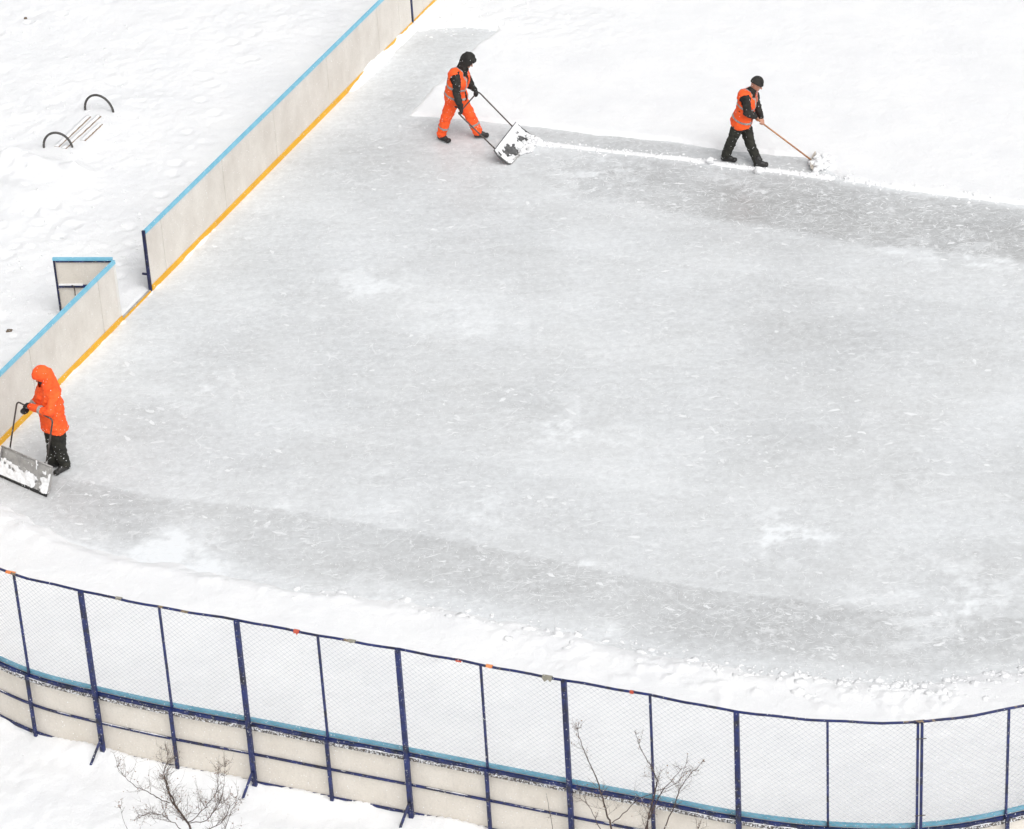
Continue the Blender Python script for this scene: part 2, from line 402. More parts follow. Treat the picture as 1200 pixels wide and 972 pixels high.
DK1 = g2([(590, 172), (700, 180), (860, 198), (972, 211), (1070, 228), (1200, 243), (1400, 268), (1400, 352), (1200, 306), (1030, 290), (860, 262), (760, 243), (660, 225), (610, 205)])
DK2 = g2([(-60, 560), (60, 556), (180, 583), (330, 597), (450, 618), (560, 640), (700, 668), (830, 690), (1000, 712), (1200, 725), (1400, 745), (1400, 820), (900, 800), (500, 720), (200, 670), (60, 625), (-60, 600)])
DK3 = g2([(600, 146), (700, 155), (845, 175), (960, 183), (975, 209), (860, 196), (720, 178), (606, 165)])
DK4 = g2([(330, 215), (480, 60), (560, 40), (480, 138), (600, 146), (620, 175), (560, 205), (430, 215)])
DK5 = g2([(800, 330), (1000, 360), (1200, 330), (1200, 500), (1000, 470), (850, 420)])
def dust(x, y):
    d = np.full(x.shape, .60)
    n = fbm(x, y, .8, 4, 81) * .10
    s1 = poly_sd(x, y, DK1) + n * 1.2; d -= .44 * sm(-.12, .16, s1) * (.75 + .25 * sm(.2, 1.0, s1)) * (.45 + .55 * sm(1.0, 4.5, x + n * 6))
    s2 = poly_sd(x, y, DK2) + n * .25; d -= .21 * sm(-.03, .04, s2)
    s3 = poly_sd(x, y, DK3); d -= .20 * sm(-.05, .1, s3)
    s4 = poly_sd(x, y, DK4) + n; d -= .03 * sm(-.2, .4, s4)
    s5 = poly_sd(x, y, DK5) + n * 3; d -= .09 * sm(-.4, 1.2, s5)
    c = poly_sd(x, y, CL) + n
    low = sm(42, 39, y)
    d += .30 * np.exp(-(np.maximum(c, 0) / .28) ** 1.5) * low + .12 * np.exp(-(np.maximum(c, 0) / .08)) * (1 - low)
    bd = seg1(x, y); d += .07 * np.exp(-(np.maximum(bd, 0) / .25))
    # old pass edges left by the shovels, parallel to the near fence
    v = (x * .39 + y * .92); u = (x * .92 - y * .39)
    for k, (v0, a) in enumerate(((36.6, .06), (38.2, -.05), (39.9, .05), (41.3, -.04), (42.9, .05), (44.6, -.05), (46.0, .05), (47.2, -.05))):
        vv = v + .10 * np.sin(u * .35 + k) + n * .4; d += a * (sm(v0, v0 + .05, vv) - sm(v0 + .05, v0 + 1.3, vv))
    for px_, py_, rr_, am_ in ((633, 662, .34, .5), (686, 666, .22, .35), (452, 572, .4, .35), (330, 600, .25, .3), (212, 648, .7, .6), (910, 620, .5, .3), (940, 640, .6, .25), (240, 452, .6, .25), (430, 330, .8, .2),
                               (640, 500, .8, .2), (700, 520, .5, .22), (570, 600, .5, .25), (1080, 720, 1.0, .25), (1150, 690, .9, .2), (420, 700, .5, .3), (700, 740, .4, .3), (560, 380, 1.0, .12), (1000, 560, .9, .15), (1040, 280, .8, .25), (1150, 300, .8, .3), (705, 205, .75, .35), (860, 215, .6, .2)):
        q_ = G(px_, py_); dd = np.hypot(x - q_.x, y - q_.y) / rr_; k_ = np.exp(-dd ** 2) * np.clip(-.05 + 4.0 * fbm(x, y, .30, 5, 95, .68), 0, 1.2) if rr_ < .69 or rr_ > .71 else np.exp(-dd ** 4) * np.clip(.8 + 1.5 * fbm(x, y, .35, 4, 95, .6), 0, 1.2)
        d += am_ * k_
    return np.clip(d, 0, 1)
ix = np.arange(-11, 11, .045); iy = np.arange(29, 60, .045)
ice, X, Y = grid_mesh('ice_rink', ix, iy, lambda x, y: x * 0.0, ICE)
av = ice.data.attributes.new('dust', 'FLOAT', 'POINT'); av.data.foreach_set('value', dust(X, Y).astype(np.float32))
# keep only the ice inside the boards
bm = bmesh.new(); bm.from_mesh(ice.data); bm.verts.ensure_lookup_table()
ins = poly_sd(X, Y, INR) > -.10
bmesh.ops.delete(bm, geom=[v for v, k in zip(bm.verts, ins) if not k], context='VERTS'); bm.to_mesh(ice.data); bm.free()
tag(ice, kind='structure')

# snow clods thrown up along the edge of the bank and at the shovels
def hz(x, y): return float(snow_h(np.array([float(x)]), np.array([float(y)]))[0])
def clod_mesh(mb, c, r, sq=.7):
    b0 = len(mb.v); bmx = bmesh.new(); bmesh.ops.create_icosphere(bmx, subdivisions=2 if r > .03 else 1, radius=1)
    off = Vector((random.random() * 50, random.random() * 50, 0))
    sx, sy, sz = random.uniform(.7, 1.3), random.uniform(.7, 1.3), random.uniform(.5, .9) * sq / .7
    for v in bmx.verts:
        k = 1 + .55 * mnoise.noise(v.co * 1.3 + off) + .38 * mnoise.noise(v.co * 3.1 + off) + .2 * mnoise.noise(v.co * 7 + off)
        mb.v.append(c + Vector((v.co.x * sx, v.co.y * sy, v.co.z * sz)) * r * k)
    for f in bmx.faces: mb.f.append(tuple(b0 + v.index for v in f.verts))
    bmx.free()
rs = random.Random(3)
EDGE = [(330, 683), (430, 694), (520, 706), (600, 723), (700, 743), (790, 763), (880, 779), (960, 786), (1040, 796), (1090, 797), (1150, 786), (1210, 778)]
cl = MB(); spots = []
for k in range(620):
    i = rs.randrange(len(EDGE) - 1); t = rs.random(); a, b = EDGE[i], EDGE[i + 1]
    px = a[0] + (b[0] - a[0]) * t; big_ = rs.random() < .45; py = a[1] + (b[1] - a[1]) * t + (abs(rs.gauss(6, 14)) + 3 if big_ else rs.gauss(3, 7))
    if rs.random() > .10 + .90 * (px - 330) / 700: continue
    q = G(px, py); spots.append((q.x, q.y, rs.uniform(.025, .075) if big_ else rs.uniform(.007, .02)))
for k in range(260):
    i = rs.randrange(len(RIDGE) - 1); t = rs.random(); a, b = RIDGE[i], RIDGE[i + 1]
    spots.append((a[0] + (b[0] - a[0]) * t + rs.gauss(0, .07), a[1] + (b[1] - a[1]) * t + rs.gauss(0, .09), rs.uniform(.008, .030)))
TOPE = [(966, 208), (1000, 214), (1070, 226), (1200, 242)]
for k in range(110):
    i = rs.randrange(3); t = rs.random(); a, b = TOPE[i], TOPE[i + 1]
    q = G(a[0] + (b[0] - a[0]) * t, a[1] + (b[1] - a[1]) * t + rs.gauss(-2, 3)); spots.append((q.x, q.y, rs.uniform(.008, .03)))
for k in range(260):      # crumbs lying loose on the ice
    q = G(rs.uniform(60, 1200), rs.uniform(170, 780)); spots.append((q.x, q.y, rs.uniform(.006, .014)))
for k in range(150):      # churned snow behind the boards at the top
    q = G(rs.gauss(555, 45), rs.gauss(22, 12)); spots.append((q.x, q.y, rs.uniform(.01, .04)))
for k in range(420):      # rough snow on the left
    q = G(rs.uniform(-10, 170), rs.uniform(20, 400))
    if (q - BO).dot(BN) < -.4: spots.append((q.x, q.y, rs.uniform(.008, .035)))
xs = np.array([s[0] for s in spots]); ys = np.array([s[1] for s in spots]); zz = snow_h(xs, ys)
for (x, y, r), z in zip(spots, zz): clod_mesh(cl, Vector((x, y, max(z, 0) - r * (.15 if r < .03 else .45))), r, .7 if r < .03 else .8)
tag(cl.build('snow_clods', SNOW, smooth=True), kind='stuff', label='white snow clods and crumbs scattered along the shovelled edges', cat='snow')

# skate scratches: hair-thin raised frost lines on the ice
sk = MB()
for k in range(6800):
    q = G(rs.uniform(40, 1230), rs.uniform(120, 800))
    if k > 3800:
        u_ = rs.random(); pxx = 640 + 590 * u_; q = G(pxx, 172 + 75 * u_ + rs.random() * 62 + 4) if k < 6000 else G(pxx - 200 * rs.random(), 640 + 95 * u_ + rs.random() * 60)
    x, y = q.x, q.y
    L = min(.03 + rs.expovariate(1 / (.10 if k <= 3800 else .055)), .9); wd = rs.uniform(.0014, .0045) * (2.2 if rs.random() < .10 else 1); a = rs.gauss(-.40, .9); cu = rs.gauss(0, 1.6)
    n = 6; pts = []
    for j in range(n + 1):
        s_ = (j / n) * L; pts.append((x, y, a)); x += math.cos(a) * L / n; y += math.sin(a) * L / n; a += cu * L / n
    b0 = len(sk.v)
    for j, (px, py, pa) in enumerate(pts):
        ww = wd * math.sin(math.pi * (j + .3) / (n + .6)); nx, ny = -math.sin(pa), math.cos(pa)
        sk.v += [Vector((px + nx * ww, py + ny * ww, .0008)), Vector((px, py, .003)), Vector((px - nx * ww, py - ny * ww, .0008))]
        if j:
            for e in (0, 1):
                sk.f.append((b0 + (j - 1) * 3 + e, b0 + j * 3 + e, b0 + j * 3 + e + 1, b0 + (j - 1) * 3 + e + 1))
for k in range(3600):     # crisp flakes of frost stuck to the ice
    q = G(rs.uniform(20, 1240), rs.uniform(110, 800))
    if mnoise.noise(Vector((q.x * .9, q.y * .9, 3))) + .5 * mnoise.noise(Vector((q.x * 2.7, q.y * 2.7, 8))) < rs.uniform(-.35, .35): continue
    r = .008 + rs.expovariate(1 / .014); r = min(r, .045); n = 9; st_ = rs.uniform(1, 2.4); a0 = rs.gauss(-.4, .5); ca_, sa_ = math.cos(a0), math.sin(a0); b0 = len(sk.v)
    sk.v.append(Vector((q.x, q.y, .0045)))
    for j in range(n):
        th = 2 * math.pi * j / n; rr = r * rs.uniform(.45, 1.25); ex, ey = rr * st_ * math.cos(th), rr * math.sin(th) * .8
        sk.v.append(Vector((q.x + ex * ca_ - ey * sa_, q.y + ex * sa_ + ey * ca_, .0012)))
    for j in range(n): sk.f.append((b0, b0 + 1 + j, b0 + 1 + (j + 1) % n))
FROST = simple('frost', (.68, .69, .70), (.80, .81, .82), 4, .8, 0)
tag(sk.build('skate_scratches', FROST), kind='stuff', label='fine white skate scratches and frost flakes all over the grey ice', cat='scratches')

# ------------------------------------------------------------------ left boards
def bpt(t, n=0.0, z=0.0): q = BO + BD * t + BN * n; return Vector((q.x, q.y, z))
def bbox(t0, t1, n0, n1, z0, z1, mb=None):
    mb = mb or MB()
    mb.quadstrip([[bpt(t, n, z) for n, z in ((n0, z0), (n1, z0), (n1, z1), (n0, z1))] for t in (t0, t1)]); return mb
def board_run(name, label, t0, t1, joints, ends=(True, True)):
    root = empty(name, bpt((t0 + t1) / 2, 0, 0), label, 'rink board')
    ts = [t0] + joints + [t1]
    for a, b in zip(ts[:-1], ts[1:]):
        bbox(a + .006, b - .006, -.022, 0, -.05, ZB - .064).build('board_panel', PLY, root)
        for s_ in (a + .03, ): bbox(s_, s_ + .04, -.065, -.0245, -.05, ZB - .09).build('back_post', NAVY, root)
    bbox(t0, t1, -.033, .008, ZB - .062, ZB).build('top_cap', CAP, root)
    bbox(t0, t1, -.06, -.0245, .5, .54).build('back_rail', NAVY, root)
    # kick strip with the snow-eaten lower edge left to the snow itself
    bbox(t0, t1, .0025, .014, -.05, .100).build('kick_strip', YEL, root)
    return root
b1 = board_run('rink_board', 'cream plywood rink board with light blue cap behind the worker in the orange coat', LEFT_T, 3.872, [-2.9, -.95, 1.137, 3.30])
bbox(3.800, 3.87, .001, .0035, .02, ZB - .084).build('end_trim', simple('pale_trim', (.66, .64, .60), (.72, .70, .66)), b1)
b2 = board_run('rink_board', 'longest cream rink board with blue cap, between the gate opening and the hinge post', 4.894, 15.37, [5.417, 7.612, 9.576, 11.738, 13.913, 14.837])
ep = bbox(4.858, 4.890, -.045, .004, -.05, ZB + .0).build('end_post', NAVYD, b2)
bbox(4.862, 4.885, -.13, -.046, .28, .31).build('latch', NAVYD, b2)
b3 = board_run('rink_board', 'short stretch of cream rink board beyond the dark hinge post at the top edge', 15.46, 22.0, [15.914, 17.9, 20.0])
bbox(15.385, 15.43, -.05, .012, .0, ZB + .03).build('hinge_post', NAVYD, b3)
# sill across the gate opening
sl = bbox(3.885, 4.83, -.03, .005, -.05, .045).build('gate_sill', simple('sill_wood', (.30, .28, .26), (.5, .48, .45)))
tag(sl, 'low weathered timber sill across the gate opening between two cream rink boards', 'sill')
sl2 = bbox(3.885, 4.83, .006, .014, -.05, .038).build('sill_strip', YEL, sl)

# open gate leaf
gA = Vector((-6.89, 45.05, 0)); gB = Vector((-5.965, 44.93, 0)); gd = (gB - gA).normalized(); gl = (gB - gA).length
gn = Vector((gd.y, -gd.x, 0))
if gn.y > 0: gn = -gn            # towards the viewer: framed back of the leaf
def gbox(a0, a1, n0, n1, z0, z1):
    mb = MB(); mb.quadstrip([[gA + gd * a + gn * n + Vector((0, 0, z)) for n, z in ((n0, z0), (n1, z0), (n1, z1), (n0, z1))] for a in (a0, a1)]); return mb
gate = empty('rink_gate', gA, 'open cream gate leaf with navy frame and light blue cap standing behind the board', 'gate')
gbox(0, gl, -.015, 0, .10, ZB - .052).build('gate_panel', PLYB, gate)
gbox(-.005, gl, -.02, .028, ZB - .050, ZB - .010).build('top_cap', CAP, gate)
gbox(0, .028, .0025, .028, .10, ZB - .052).build('frame_post', NAVYD, gate)
gbox(gl - .04, gl, .0025, .028, .10, ZB - .052).build('frame_post', NAVYD, gate)
gbox(.0425, gl - .0425, .0025, .026, ZB - .080, ZB - .052).build('frame_rail', NAVY, gate)
rl = gbox(.0425, gl - .0425, .0025, .032, .545, .585).build('frame_rail', NAVY, gate)
gbox(.0425, gl - .0425, .0025, .032, .10, .14).build('frame_rail', NAVY, gate)
gbox(.0425, .42, .004, .040, .586, .604).build('snow_line', SNOW, gate)
mb = MB(); pA = gA + gd * .25 + gn * .05
mb.tube([pA + Vector((0, 0, .60)), pA + gd * .03 + Vector((0, 0, .585)), pA + gd * .04 + Vector((0, 0, .50)), pA + gd * .035 + Vector((0, 0, .42))], .008); mb.build('latch', DARKM, gate)

# ------------------------------------------------------------------ near fence
def lumpy(z, n, amp, seed, base=0):
    return [z + base + amp * (fbm(np.array([i * .21 + seed]), np.array([seed * 3.3]), .9, 3, seed)[0]) for i in range(n)]
def fence_section(root, i0, i1, gap0=0, gap1=0):
    pts, ns = run(i0, i1)
    if gap0: pts[0] = pts[0] + (pts[1] - pts[0]).normalized() * gap0
    if gap1: pts[-1] = pts[-1] + (pts[-2] - pts[-1]).normalized() * gap1
    def sw(name, material, a, b, z0, z1): mb = MB(); mb.sweep(pts, ns, a, b, z0, z1); return mb.build(name, material, root)
    # panels, one per pair of bays between heavy posts
    j = i0
    heavy = [i for i in range(i0, i1 + 1) if (i - I0) % 2 == 1]
    cuts = sorted(set([i0] + heavy + [i1]))
    for a, b in zip(cuts[:-1], cuts[1:]):
        s0, s1 = (a - i0) * SUB, (b - i0) * SUB
        mb = MB(); mb.sweep(pts[s0:s1 + 1], ns[s0:s1 + 1], -.045, -.022, -.08, ZB - .06); mb.build('board_panel', PLYB, root)
    sw('board_cap', CAPN, -.050, -.016, ZB - .055, ZB - .010)
    sw('board_rail', NAVY, -.0135, .020, ZB - .105, ZB - .062)
    sw('ledge', LEDGE, -.0195, .032, ZB - .150, ZB - .107)
    sw('middle_rail', NAVY, -.019, .006, ZM - .014, ZM + .010)
    sw('bottom_rail', NAVY, -.019, .010, .070, .110)
    n = len(pts)
    fp, fn = [], []
    for i in range(n - 1):
        for e in range(8): fp.append(pts[i].lerp(pts[i + 1], e / 8)); fn.append(ns[i].lerp(ns[i + 1], e / 8))
    fp.append(pts[-1]); fn.append(ns[-1])
    def crust(a, b, z, amp, base, seed):
        u = np.arange(len(fp)) * .025; h = np.maximum(fbm(u * 1.0, u * 0 + seed, .55, 5, seed, .65) * amp + base, -.004)
        mb = MB(); rings = []
        for p, q, k in zip(fp, fn, h):
            e = max(k, 0) / (amp + base); m_ = (a + b) / 2; hw = (b - a) / 2 * (.35 + .65 * min(1, e * 1.6))
            rings.append([(p.x + q.x * c_, p.y + q.y * c_, z + d_) for c_, d_ in ((m_ - hw, -.003), (m_ + hw, -.003), (m_ + hw * .7, k), (m_ - hw * .6, k * 1.15))])
        mb.quadstrip(rings); mb.build('snow_crust', SNOW, root, True)
    crust(-.010, .034, ZB - .105, .030, -.001, i0 + 2)
    crust(-.019, .008, ZM + .011, .022, -.002, i0 + 9)
    mb = MB(); mb.tube([p + Vector((0, 0, ZT + .006 * math.sin(i * 1.7) + .004 * math.sin(i * .53))) for i, p in enumerate(pts)], .017, 6); mb.build('top_rail', NAVY2, root)
    for i in range(i0, i1 + 1):
        q = (i - i0) * SUB; p = pts[q]; nn = ns[q]; tdir = Vector((-nn.y, nn.x, 0))
        def post(w0, d0, d1, z0, z1):
            mb = MB(); mb.quadstrip([[p + tdir * a + nn * b + Vector((0, 0, z)) for a, b in ((-w0, d0), (w0, d0), (w0, d1), (-w0, d1))] for z in (z0, z1)]); return mb
        isheavy = (i - I0) % 2 == 1
        if (gap0 and i == i0) or (gap1 and i == i1): 
            post(.014, .0345, .075, -.1, ZT + .02).build('post', NAVY, root)
        elif isheavy:
            post(.029, .0345, .080, -.1, ZT + .035).build('post', NAVY, root)
        else:
            o = post(.013, -.0095, .016, ZB - .055, ZT).build('slim_post', NAVY, root)
            post(.021, .0345, .066, -.1, ZB - .050).build('slim_post', NAVY, root)
        if isheavy:
            b0 = p + nn * .095 - tdir * .0 + Vector((0, 0, .32)); b1_ = p + nn * .36 - tdir * .10 + Vector((0, 0, -.08))
            mb = MB(); mb.tube([b0, b1_], .022, 4); mb.build('brace', NAVY, root)
    for i in range(i0, i1):
        a, b = pts[(i - i0) * SUB], pts[(i - i0 + 1) * SUB]; seg = pts[(i - i0) * SUB:(i - i0 + 1) * SUB + 1]; sn = ns[(i - i0) * SUB:(i - i0 + 1) * SUB + 1]
        L = (b - a).length; z0, z1 = ZB - .055, ZT; pit = .078; H = z1 - z0
        def at(u, z):
            u = max(0, min(L, u)); q = u / L * (len(seg) - 1); k = min(int(q), len(seg) - 2); p = seg[k].lerp(seg[k + 1], q - k) + sn[k] * -.0125
            sag = .012 * math.sin(math.pi * (z - z0) / H) * math.sin(math.pi * u / L)
            return Vector((p.x, p.y, z)) + sn[k] * sag
        mb = MB(); slope = .84
        for sgn in (1, -1):
            c = -H / slope if sgn == 1 else 0
            off = rs.random() * pit; c0 = -H / slope + off
            c = c0
            while c < L + H / slope:
                # u = c + sgn*z/slope
                us = []
                u0, u1 = (c, c + H / slope) if sgn == 1 else (c, c - H / slope)
                # clip in u
                t0, t1 = 0.0, 1.0; du = u1 - u0
                lo, hi = (0 - u0) / du, (L - u0) / du
                if lo > hi: lo, hi = hi, lo
                t0, t1 = max(t0, lo), min(t1, hi)
                if t1 - t0 > .02:
                    m_ = max(2, int((t1 - t0) * 8)); line = [at(u0 + du * (t0 + (t1 - t0) * e / m_), z0 + H * (t0 + (t1 - t0) * e / m_)) for e in range(m_ + 1)]
                    mb.tube(line, .0015, 3, False)
                c += pit
        mb.build('wire_mesh', WIRE, root)
MID = I0 + 11
fa = empty('rink_fence', allP[I0 + 5], 'long navy framed wire mesh fence over cream boards, left of the double post', 'fence')
fence_section(fa, 0, MID, 0, .021)
fb = empty('rink_fence', allP[MID + 1], 'curved end of the navy wire mesh fence right of the double post', 'fence')
fence_section(fb, MID, len(allP) - 1, .021, 0)
mb = MB(); q = allP[MID]; mb.tube([q + Vector((-.06, .002, ZT)), q + Vector((.06, .008, ZT))], .021, 8); mb.build('rail_coupler', NAVY2, fb)
for z in (2.32, 1.25):
    mb = MB(); mb.tube([q + Vector((-.05, -.085, z)), q + Vector((.07, -.085, z + .003))], .006, 6); mb.build('hinge_pin', DARKM, fb)

# plastic scraps caught on the top rail
def scrap(px, py, w_, h_, material, label, hang=.6):
    w_ *= .8; h_ *= .8
    c = G(px, py, ZT); best = min(((allP[i] + (allP[i + 1] - allP[i]) * t) for i in range(len(allP) - 1) for t in np.linspace(0, 1, 20)), key=lambda v: (v - Vector((c.x, c.y, 0))).length)
    d = Vector((.92, -.39, 0)); nn = Vector((-.39, -.92, 0)); mb = MB(); r = .0185; rings = []
    for i in range(6):
        u = (i / 5 - .5) * w_; dr = h_ * (hang + .4 * math.sin(i * 2.1 + px)) * (1 - abs(i / 5 - .45)); cc = best + d * u
        rings.append([cc + nn * (-r) + Vector((0, 0, ZT - dr * .5)), cc + nn * (-r) + Vector((0, 0, ZT + .015)), cc + Vector((0, 0, ZT + r + .003)),
                      cc + nn * r + Vector((0, 0, ZT + .012)), cc + nn * (r + .006) + Vector((0, 0, ZT - dr)), cc + nn * (r + .003) + Vector((0, 0, ZT - dr)),
                      cc + nn * (r - .003) + Vector((0, 0, ZT + .01)), cc + Vector((0, 0, ZT + r)), cc + nn * (-r + .003) + Vector((0, 0, ZT + .01)), cc + nn * (-r + .003) + Vector((0, 0, ZT - dr * .5))])
    mb.quadstrip(rings); tag(mb.build('plastic_scrap', material), label, 'plastic scrap', 'torn plastic scraps caught on the fence rail')
scrap(347, 740, .09, .06, RED, 'torn red scrap on the fence rail, left of the fourth slim post')
scrap(540, 775, .09, .012, RED, 'thin red strip on the fence rail just left of a slim post')
scrap(573, 781, .10, .018, ORP, 'bright orange strip on the fence rail just right of a slim post')
scrap(640, 794, .15, .10, GRYP, 'grey olive plastic rag hanging from the rail beside a heavy navy post')
scrap(742, 812, .06, .02, RED, 'small red strip on the fence rail above the right hand shrub')
scrap(16, 669, .16, .006, ORP, 'long faded orange strip on the fence rail at the left edge')
scrap(412, 752, .12, .02, GRYP, 'thin olive scrap on the rail right of the red scrap')
scrap(139, 700, .10, .02, GRYP, 'thin rusty olive scrap on the rail between the two leftmost heavy posts')

# ------------------------------------------------------------------ bench
bl = empty('park_bench', G(92, 155, .1), 'snow-buried park bench with two dark hoop armrests and wooden slats', 'bench')
def hoop(pa, pb, top):
    a = G(*pa, .09); b = G(*pb, .09); mid_ = (a + b) / 2; t = GY(*top, mid_.y); u = (b - a) / 2; mb = MB(); pts = []
    h = t.z - .09; sh = (t - mid_); sh.z = 0
    for k in range(-1, 22):
        an = math.pi * k / 20; e = max(0, math.sin(an)) if 0 <= k <= 20 else 0
        p = mid_ - u * math.cos(an if 0 <= k <= 20 else (0 if k < 0 else math.pi)) + sh * e * .4
        pts.append(Vector((p.x, p.y, .09 + h * e - (.25 if k in (-1, 21) else 0))))
    mb.tube(pts, .021, 8); return mb.build('armrest', HOOP, bl, True)
hoop((51.6, 173.9), (85, 173.9), (63, 155.9)); hoop((100, 130), (133, 132.4), (111, 111.8))
for a, b, wd, dz in (((69.6, 172.3), (106.7, 136.8), .10, .018), ((89.7 - 12, 174.5), (118.7, 136.3), .10, .024), ((100, 165), (120.6, 145.6), .10, .026)):
    A = G(*a, .115); B = G(*b, .115); d = (B - A).normalized(); nn = Vector((-d.y, d.x, 0)); z = .115
    mb = MB(); mb.quadstrip([[q + nn * e + Vector((0, 0, k)) for e, k in ((0, -.03), (wd, -.03), (wd, .0), (0, .0))] for q in (A, B)]); sl_ = mb.build('slat', SLAT, bl)
    mb = MB(); rings = []
    for i in range(25):
        q = A.lerp(B, i / 24); f = .004 + .004 * math.sin(i * 1.3 + a[0])
        rings.append([q + nn * (.010 + f) + Vector((0, 0, .001)), q + nn * (wd + .012) + Vector((0, 0, -.03)), q + nn * (wd + .006) + Vector((0, 0, .006)), q + nn * (wd * .5) + Vector((0, 0, .024 + f)), q + nn * (.018 + f) + Vector((0, 0, .016))])
    mb.quadstrip(rings); mb.build('snow_cover', SNOW, sl_, True)

# small debris
def clod_thing(name, px, py, r, material, label, cat, sq=.7, lift=.2):
    q = G(px, py, .05); z = max(hz(q.x, q.y), 0); mb = MB(); clod_mesh(mb, Vector((q.x, q.y, z + r * lift)), r, sq)
    tag(mb.build(name, material, smooth=True), label, cat)
clod_thing('dirt_clod', 30, 23, .035, DIRT, 'small dark clod on the snow near the top left corner', 'clod')
clod_thing('dead_leaf', 11, 388, .045, DIRT, 'brown dead leaf on the snow left of the open gate', 'leaf', .3)
clod_thing('snowball', 832, 189, .065, SNOW, 'round snow lump behind the heel of the man in dark trousers', 'snow lump', .9, .5)
clod_thing('snowball', 889, 199.5, .075, SNOW, 'round snow lump at the leading boot of the man in dark trousers', 'snow lump', .9, .5)

# ------------------------------------------------------------------ shrubs
def shrub(base_px, stems, label, seed, ntw, spread, dens=1.7):
    r_ = random.Random(seed)
    base = G(*base_px, 0); Yb = base.y
    root = empty('bare_shrub', Vector((base.x, base.y, .05)), label, 'shrub')
    tr = MB(); tw = MB(); sd_ = MB(); tips = []
    def leafbit(p, r):
        b0 = len(sd_.v); ax = Vector((r_.gauss(0, 1), r_.gauss(0, 1), r_.gauss(0, 1))).normalized(); bx = ax.orthogonal().normalized()
        cx = ax.cross(bx)
        sd_.v += [p - ax * r, p + bx * r * .6, p + ax * r, p - bx * r * .6, p + cx * r * .45, p - cx * r * .45]
        for f in ((0, 1, 4), (1, 2, 4), (2, 3, 4), (3, 0, 4), (1, 0, 5), (2, 1, 5), (3, 2, 5), (0, 3, 5)): sd_.f.append(tuple(b0 + q for q in f))
    def twig(p, d, L, r, lvl):
        pts = [p.copy()]; n = 5; q = p.copy(); dd = d.copy()
        for i in range(n):
            dd = (dd + Vector((r_.gauss(0, .08), r_.gauss(0, .08), r_.gauss(.05, .06)))).normalized(); q = q + dd * (L / n); pts.append(q.copy())
        tw.tube(pts, [r * (1 - .75 * i / n) for i in range(n + 1)], 4, False)
        if lvl > 0:
            for i in range(1, n + 1):
                for e in range(r_.choice((1, 1, 2))):
                    a = Vector((r_.gauss(0, 1), r_.gauss(0, 1), r_.gauss(.25, .7))).normalized()
                    twig(pts[i], (dd * .55 + a * .75).normalized(), L * r_.uniform(.3, .62), r * .62, lvl - 1)
        elif r_.random() < .20: leafbit(pts[-1], r_.uniform(.006, .013))
    for st in stems:
        pts3 = []; dep = r_.uniform(-.15, .15) if st.get('d') is None else st['d']
        for i, (a, b) in enumerate(st['p']): pts3.append(GY(a, b, Yb + dep * i / max(1, len(st['p']) - 1)))
        fine = []
        for i in range(len(pts3) - 1):
            for j in range(4): fine.append(curve(pts3, i, j / 4))
        fine.append(pts3[-1]); n = len(fine)
        fine = [f + Vector((r_.gauss(0, .004), r_.gauss(0, .01), 0)) if 0 < i < n - 1 else f for i, f in enumerate(fine)]
        r0, r1 = st['r']; r0 *= .6; r1 *= .6; tr.tube(fine, [r0 + (r1 - r0) * i / (n - 1) for i in range(n)], 6)
        for e in range(int(st.get('t', ntw) * dens)):
            i = int(n * (st.get('lo', .3) + (1 - st.get('lo', .3)) * r_.random() ** 1.1)); i = min(i, n - 2); d = (fine[i + 1] - fine[i]).normalized()
            a = Vector((r_.gauss(0, 1), r_.gauss(0, 1), r_.gauss(.15, .5))).normalized()
            twig(fine[i], (d * .6 + a * .7).normalized(), r_.uniform(.14, .42) * spread * (1.15 - .75 * i / n), .0024, st.get('l', 1))
    t_ = tr.build('stem', BARK, root, True); tag(tw.build('twigs', TWIG, root), kind='stuff'); tag(sd_.build('dry_seeds', SEED, root), kind='stuff')
    return root
shrub((226, 1068), [
    {'p': [(226, 1068), (224, 1020), (222, 972), (218, 962), (207, 945), (199, 930), (193, 910)], 'r': (.028, .011), 't': 26, 'lo': .45},
    {'p': [(219, 964), (204, 943), (197, 928), (192, 905), (197, 890), (194, 872)], 'r': (.016, .004), 't': 14, 'd': .1},
    {'p': [(199, 941), (190, 938), (176, 930), (160, 922), (147, 911), (136, 897)], 'r': (.011, .003), 't': 7, 'd': -.1},
    {'p': [(219, 964), (228, 960), (240, 946), (253, 930), (258, 895)], 'r': (.011, .003), 't': 12},
    {'p': [(219, 964), (240, 962), (252, 950), (260, 930), (265, 892)], 'r': (.010, .003), 't': 14, 'd': .2},
    {'p': [(222, 975), (245, 972), (262, 962), (270, 945), (283, 935)], 'r': (.010, .003), 't': 9, 'd': -.2},
    {'p': [(222, 978), (205, 966), (190, 956), (175, 953), (160, 958)], 'r': (.010, .003), 't': 13, 'd': .15},
    {'p': [(224, 1040), (190, 1010), (160, 985), (146, 965), (140, 943)], 'r': (.010, .002), 't': 2, 'lo': .8},
    {'p': [(224, 1040), (245, 1000), (258, 985), (272, 950), (281, 934)], 'r': (.012, .003), 't': 9, 'd': .25},
], 'small bare shrub with dried seeds in front of the left part of the fence', 11, 12, .9, 2.2)
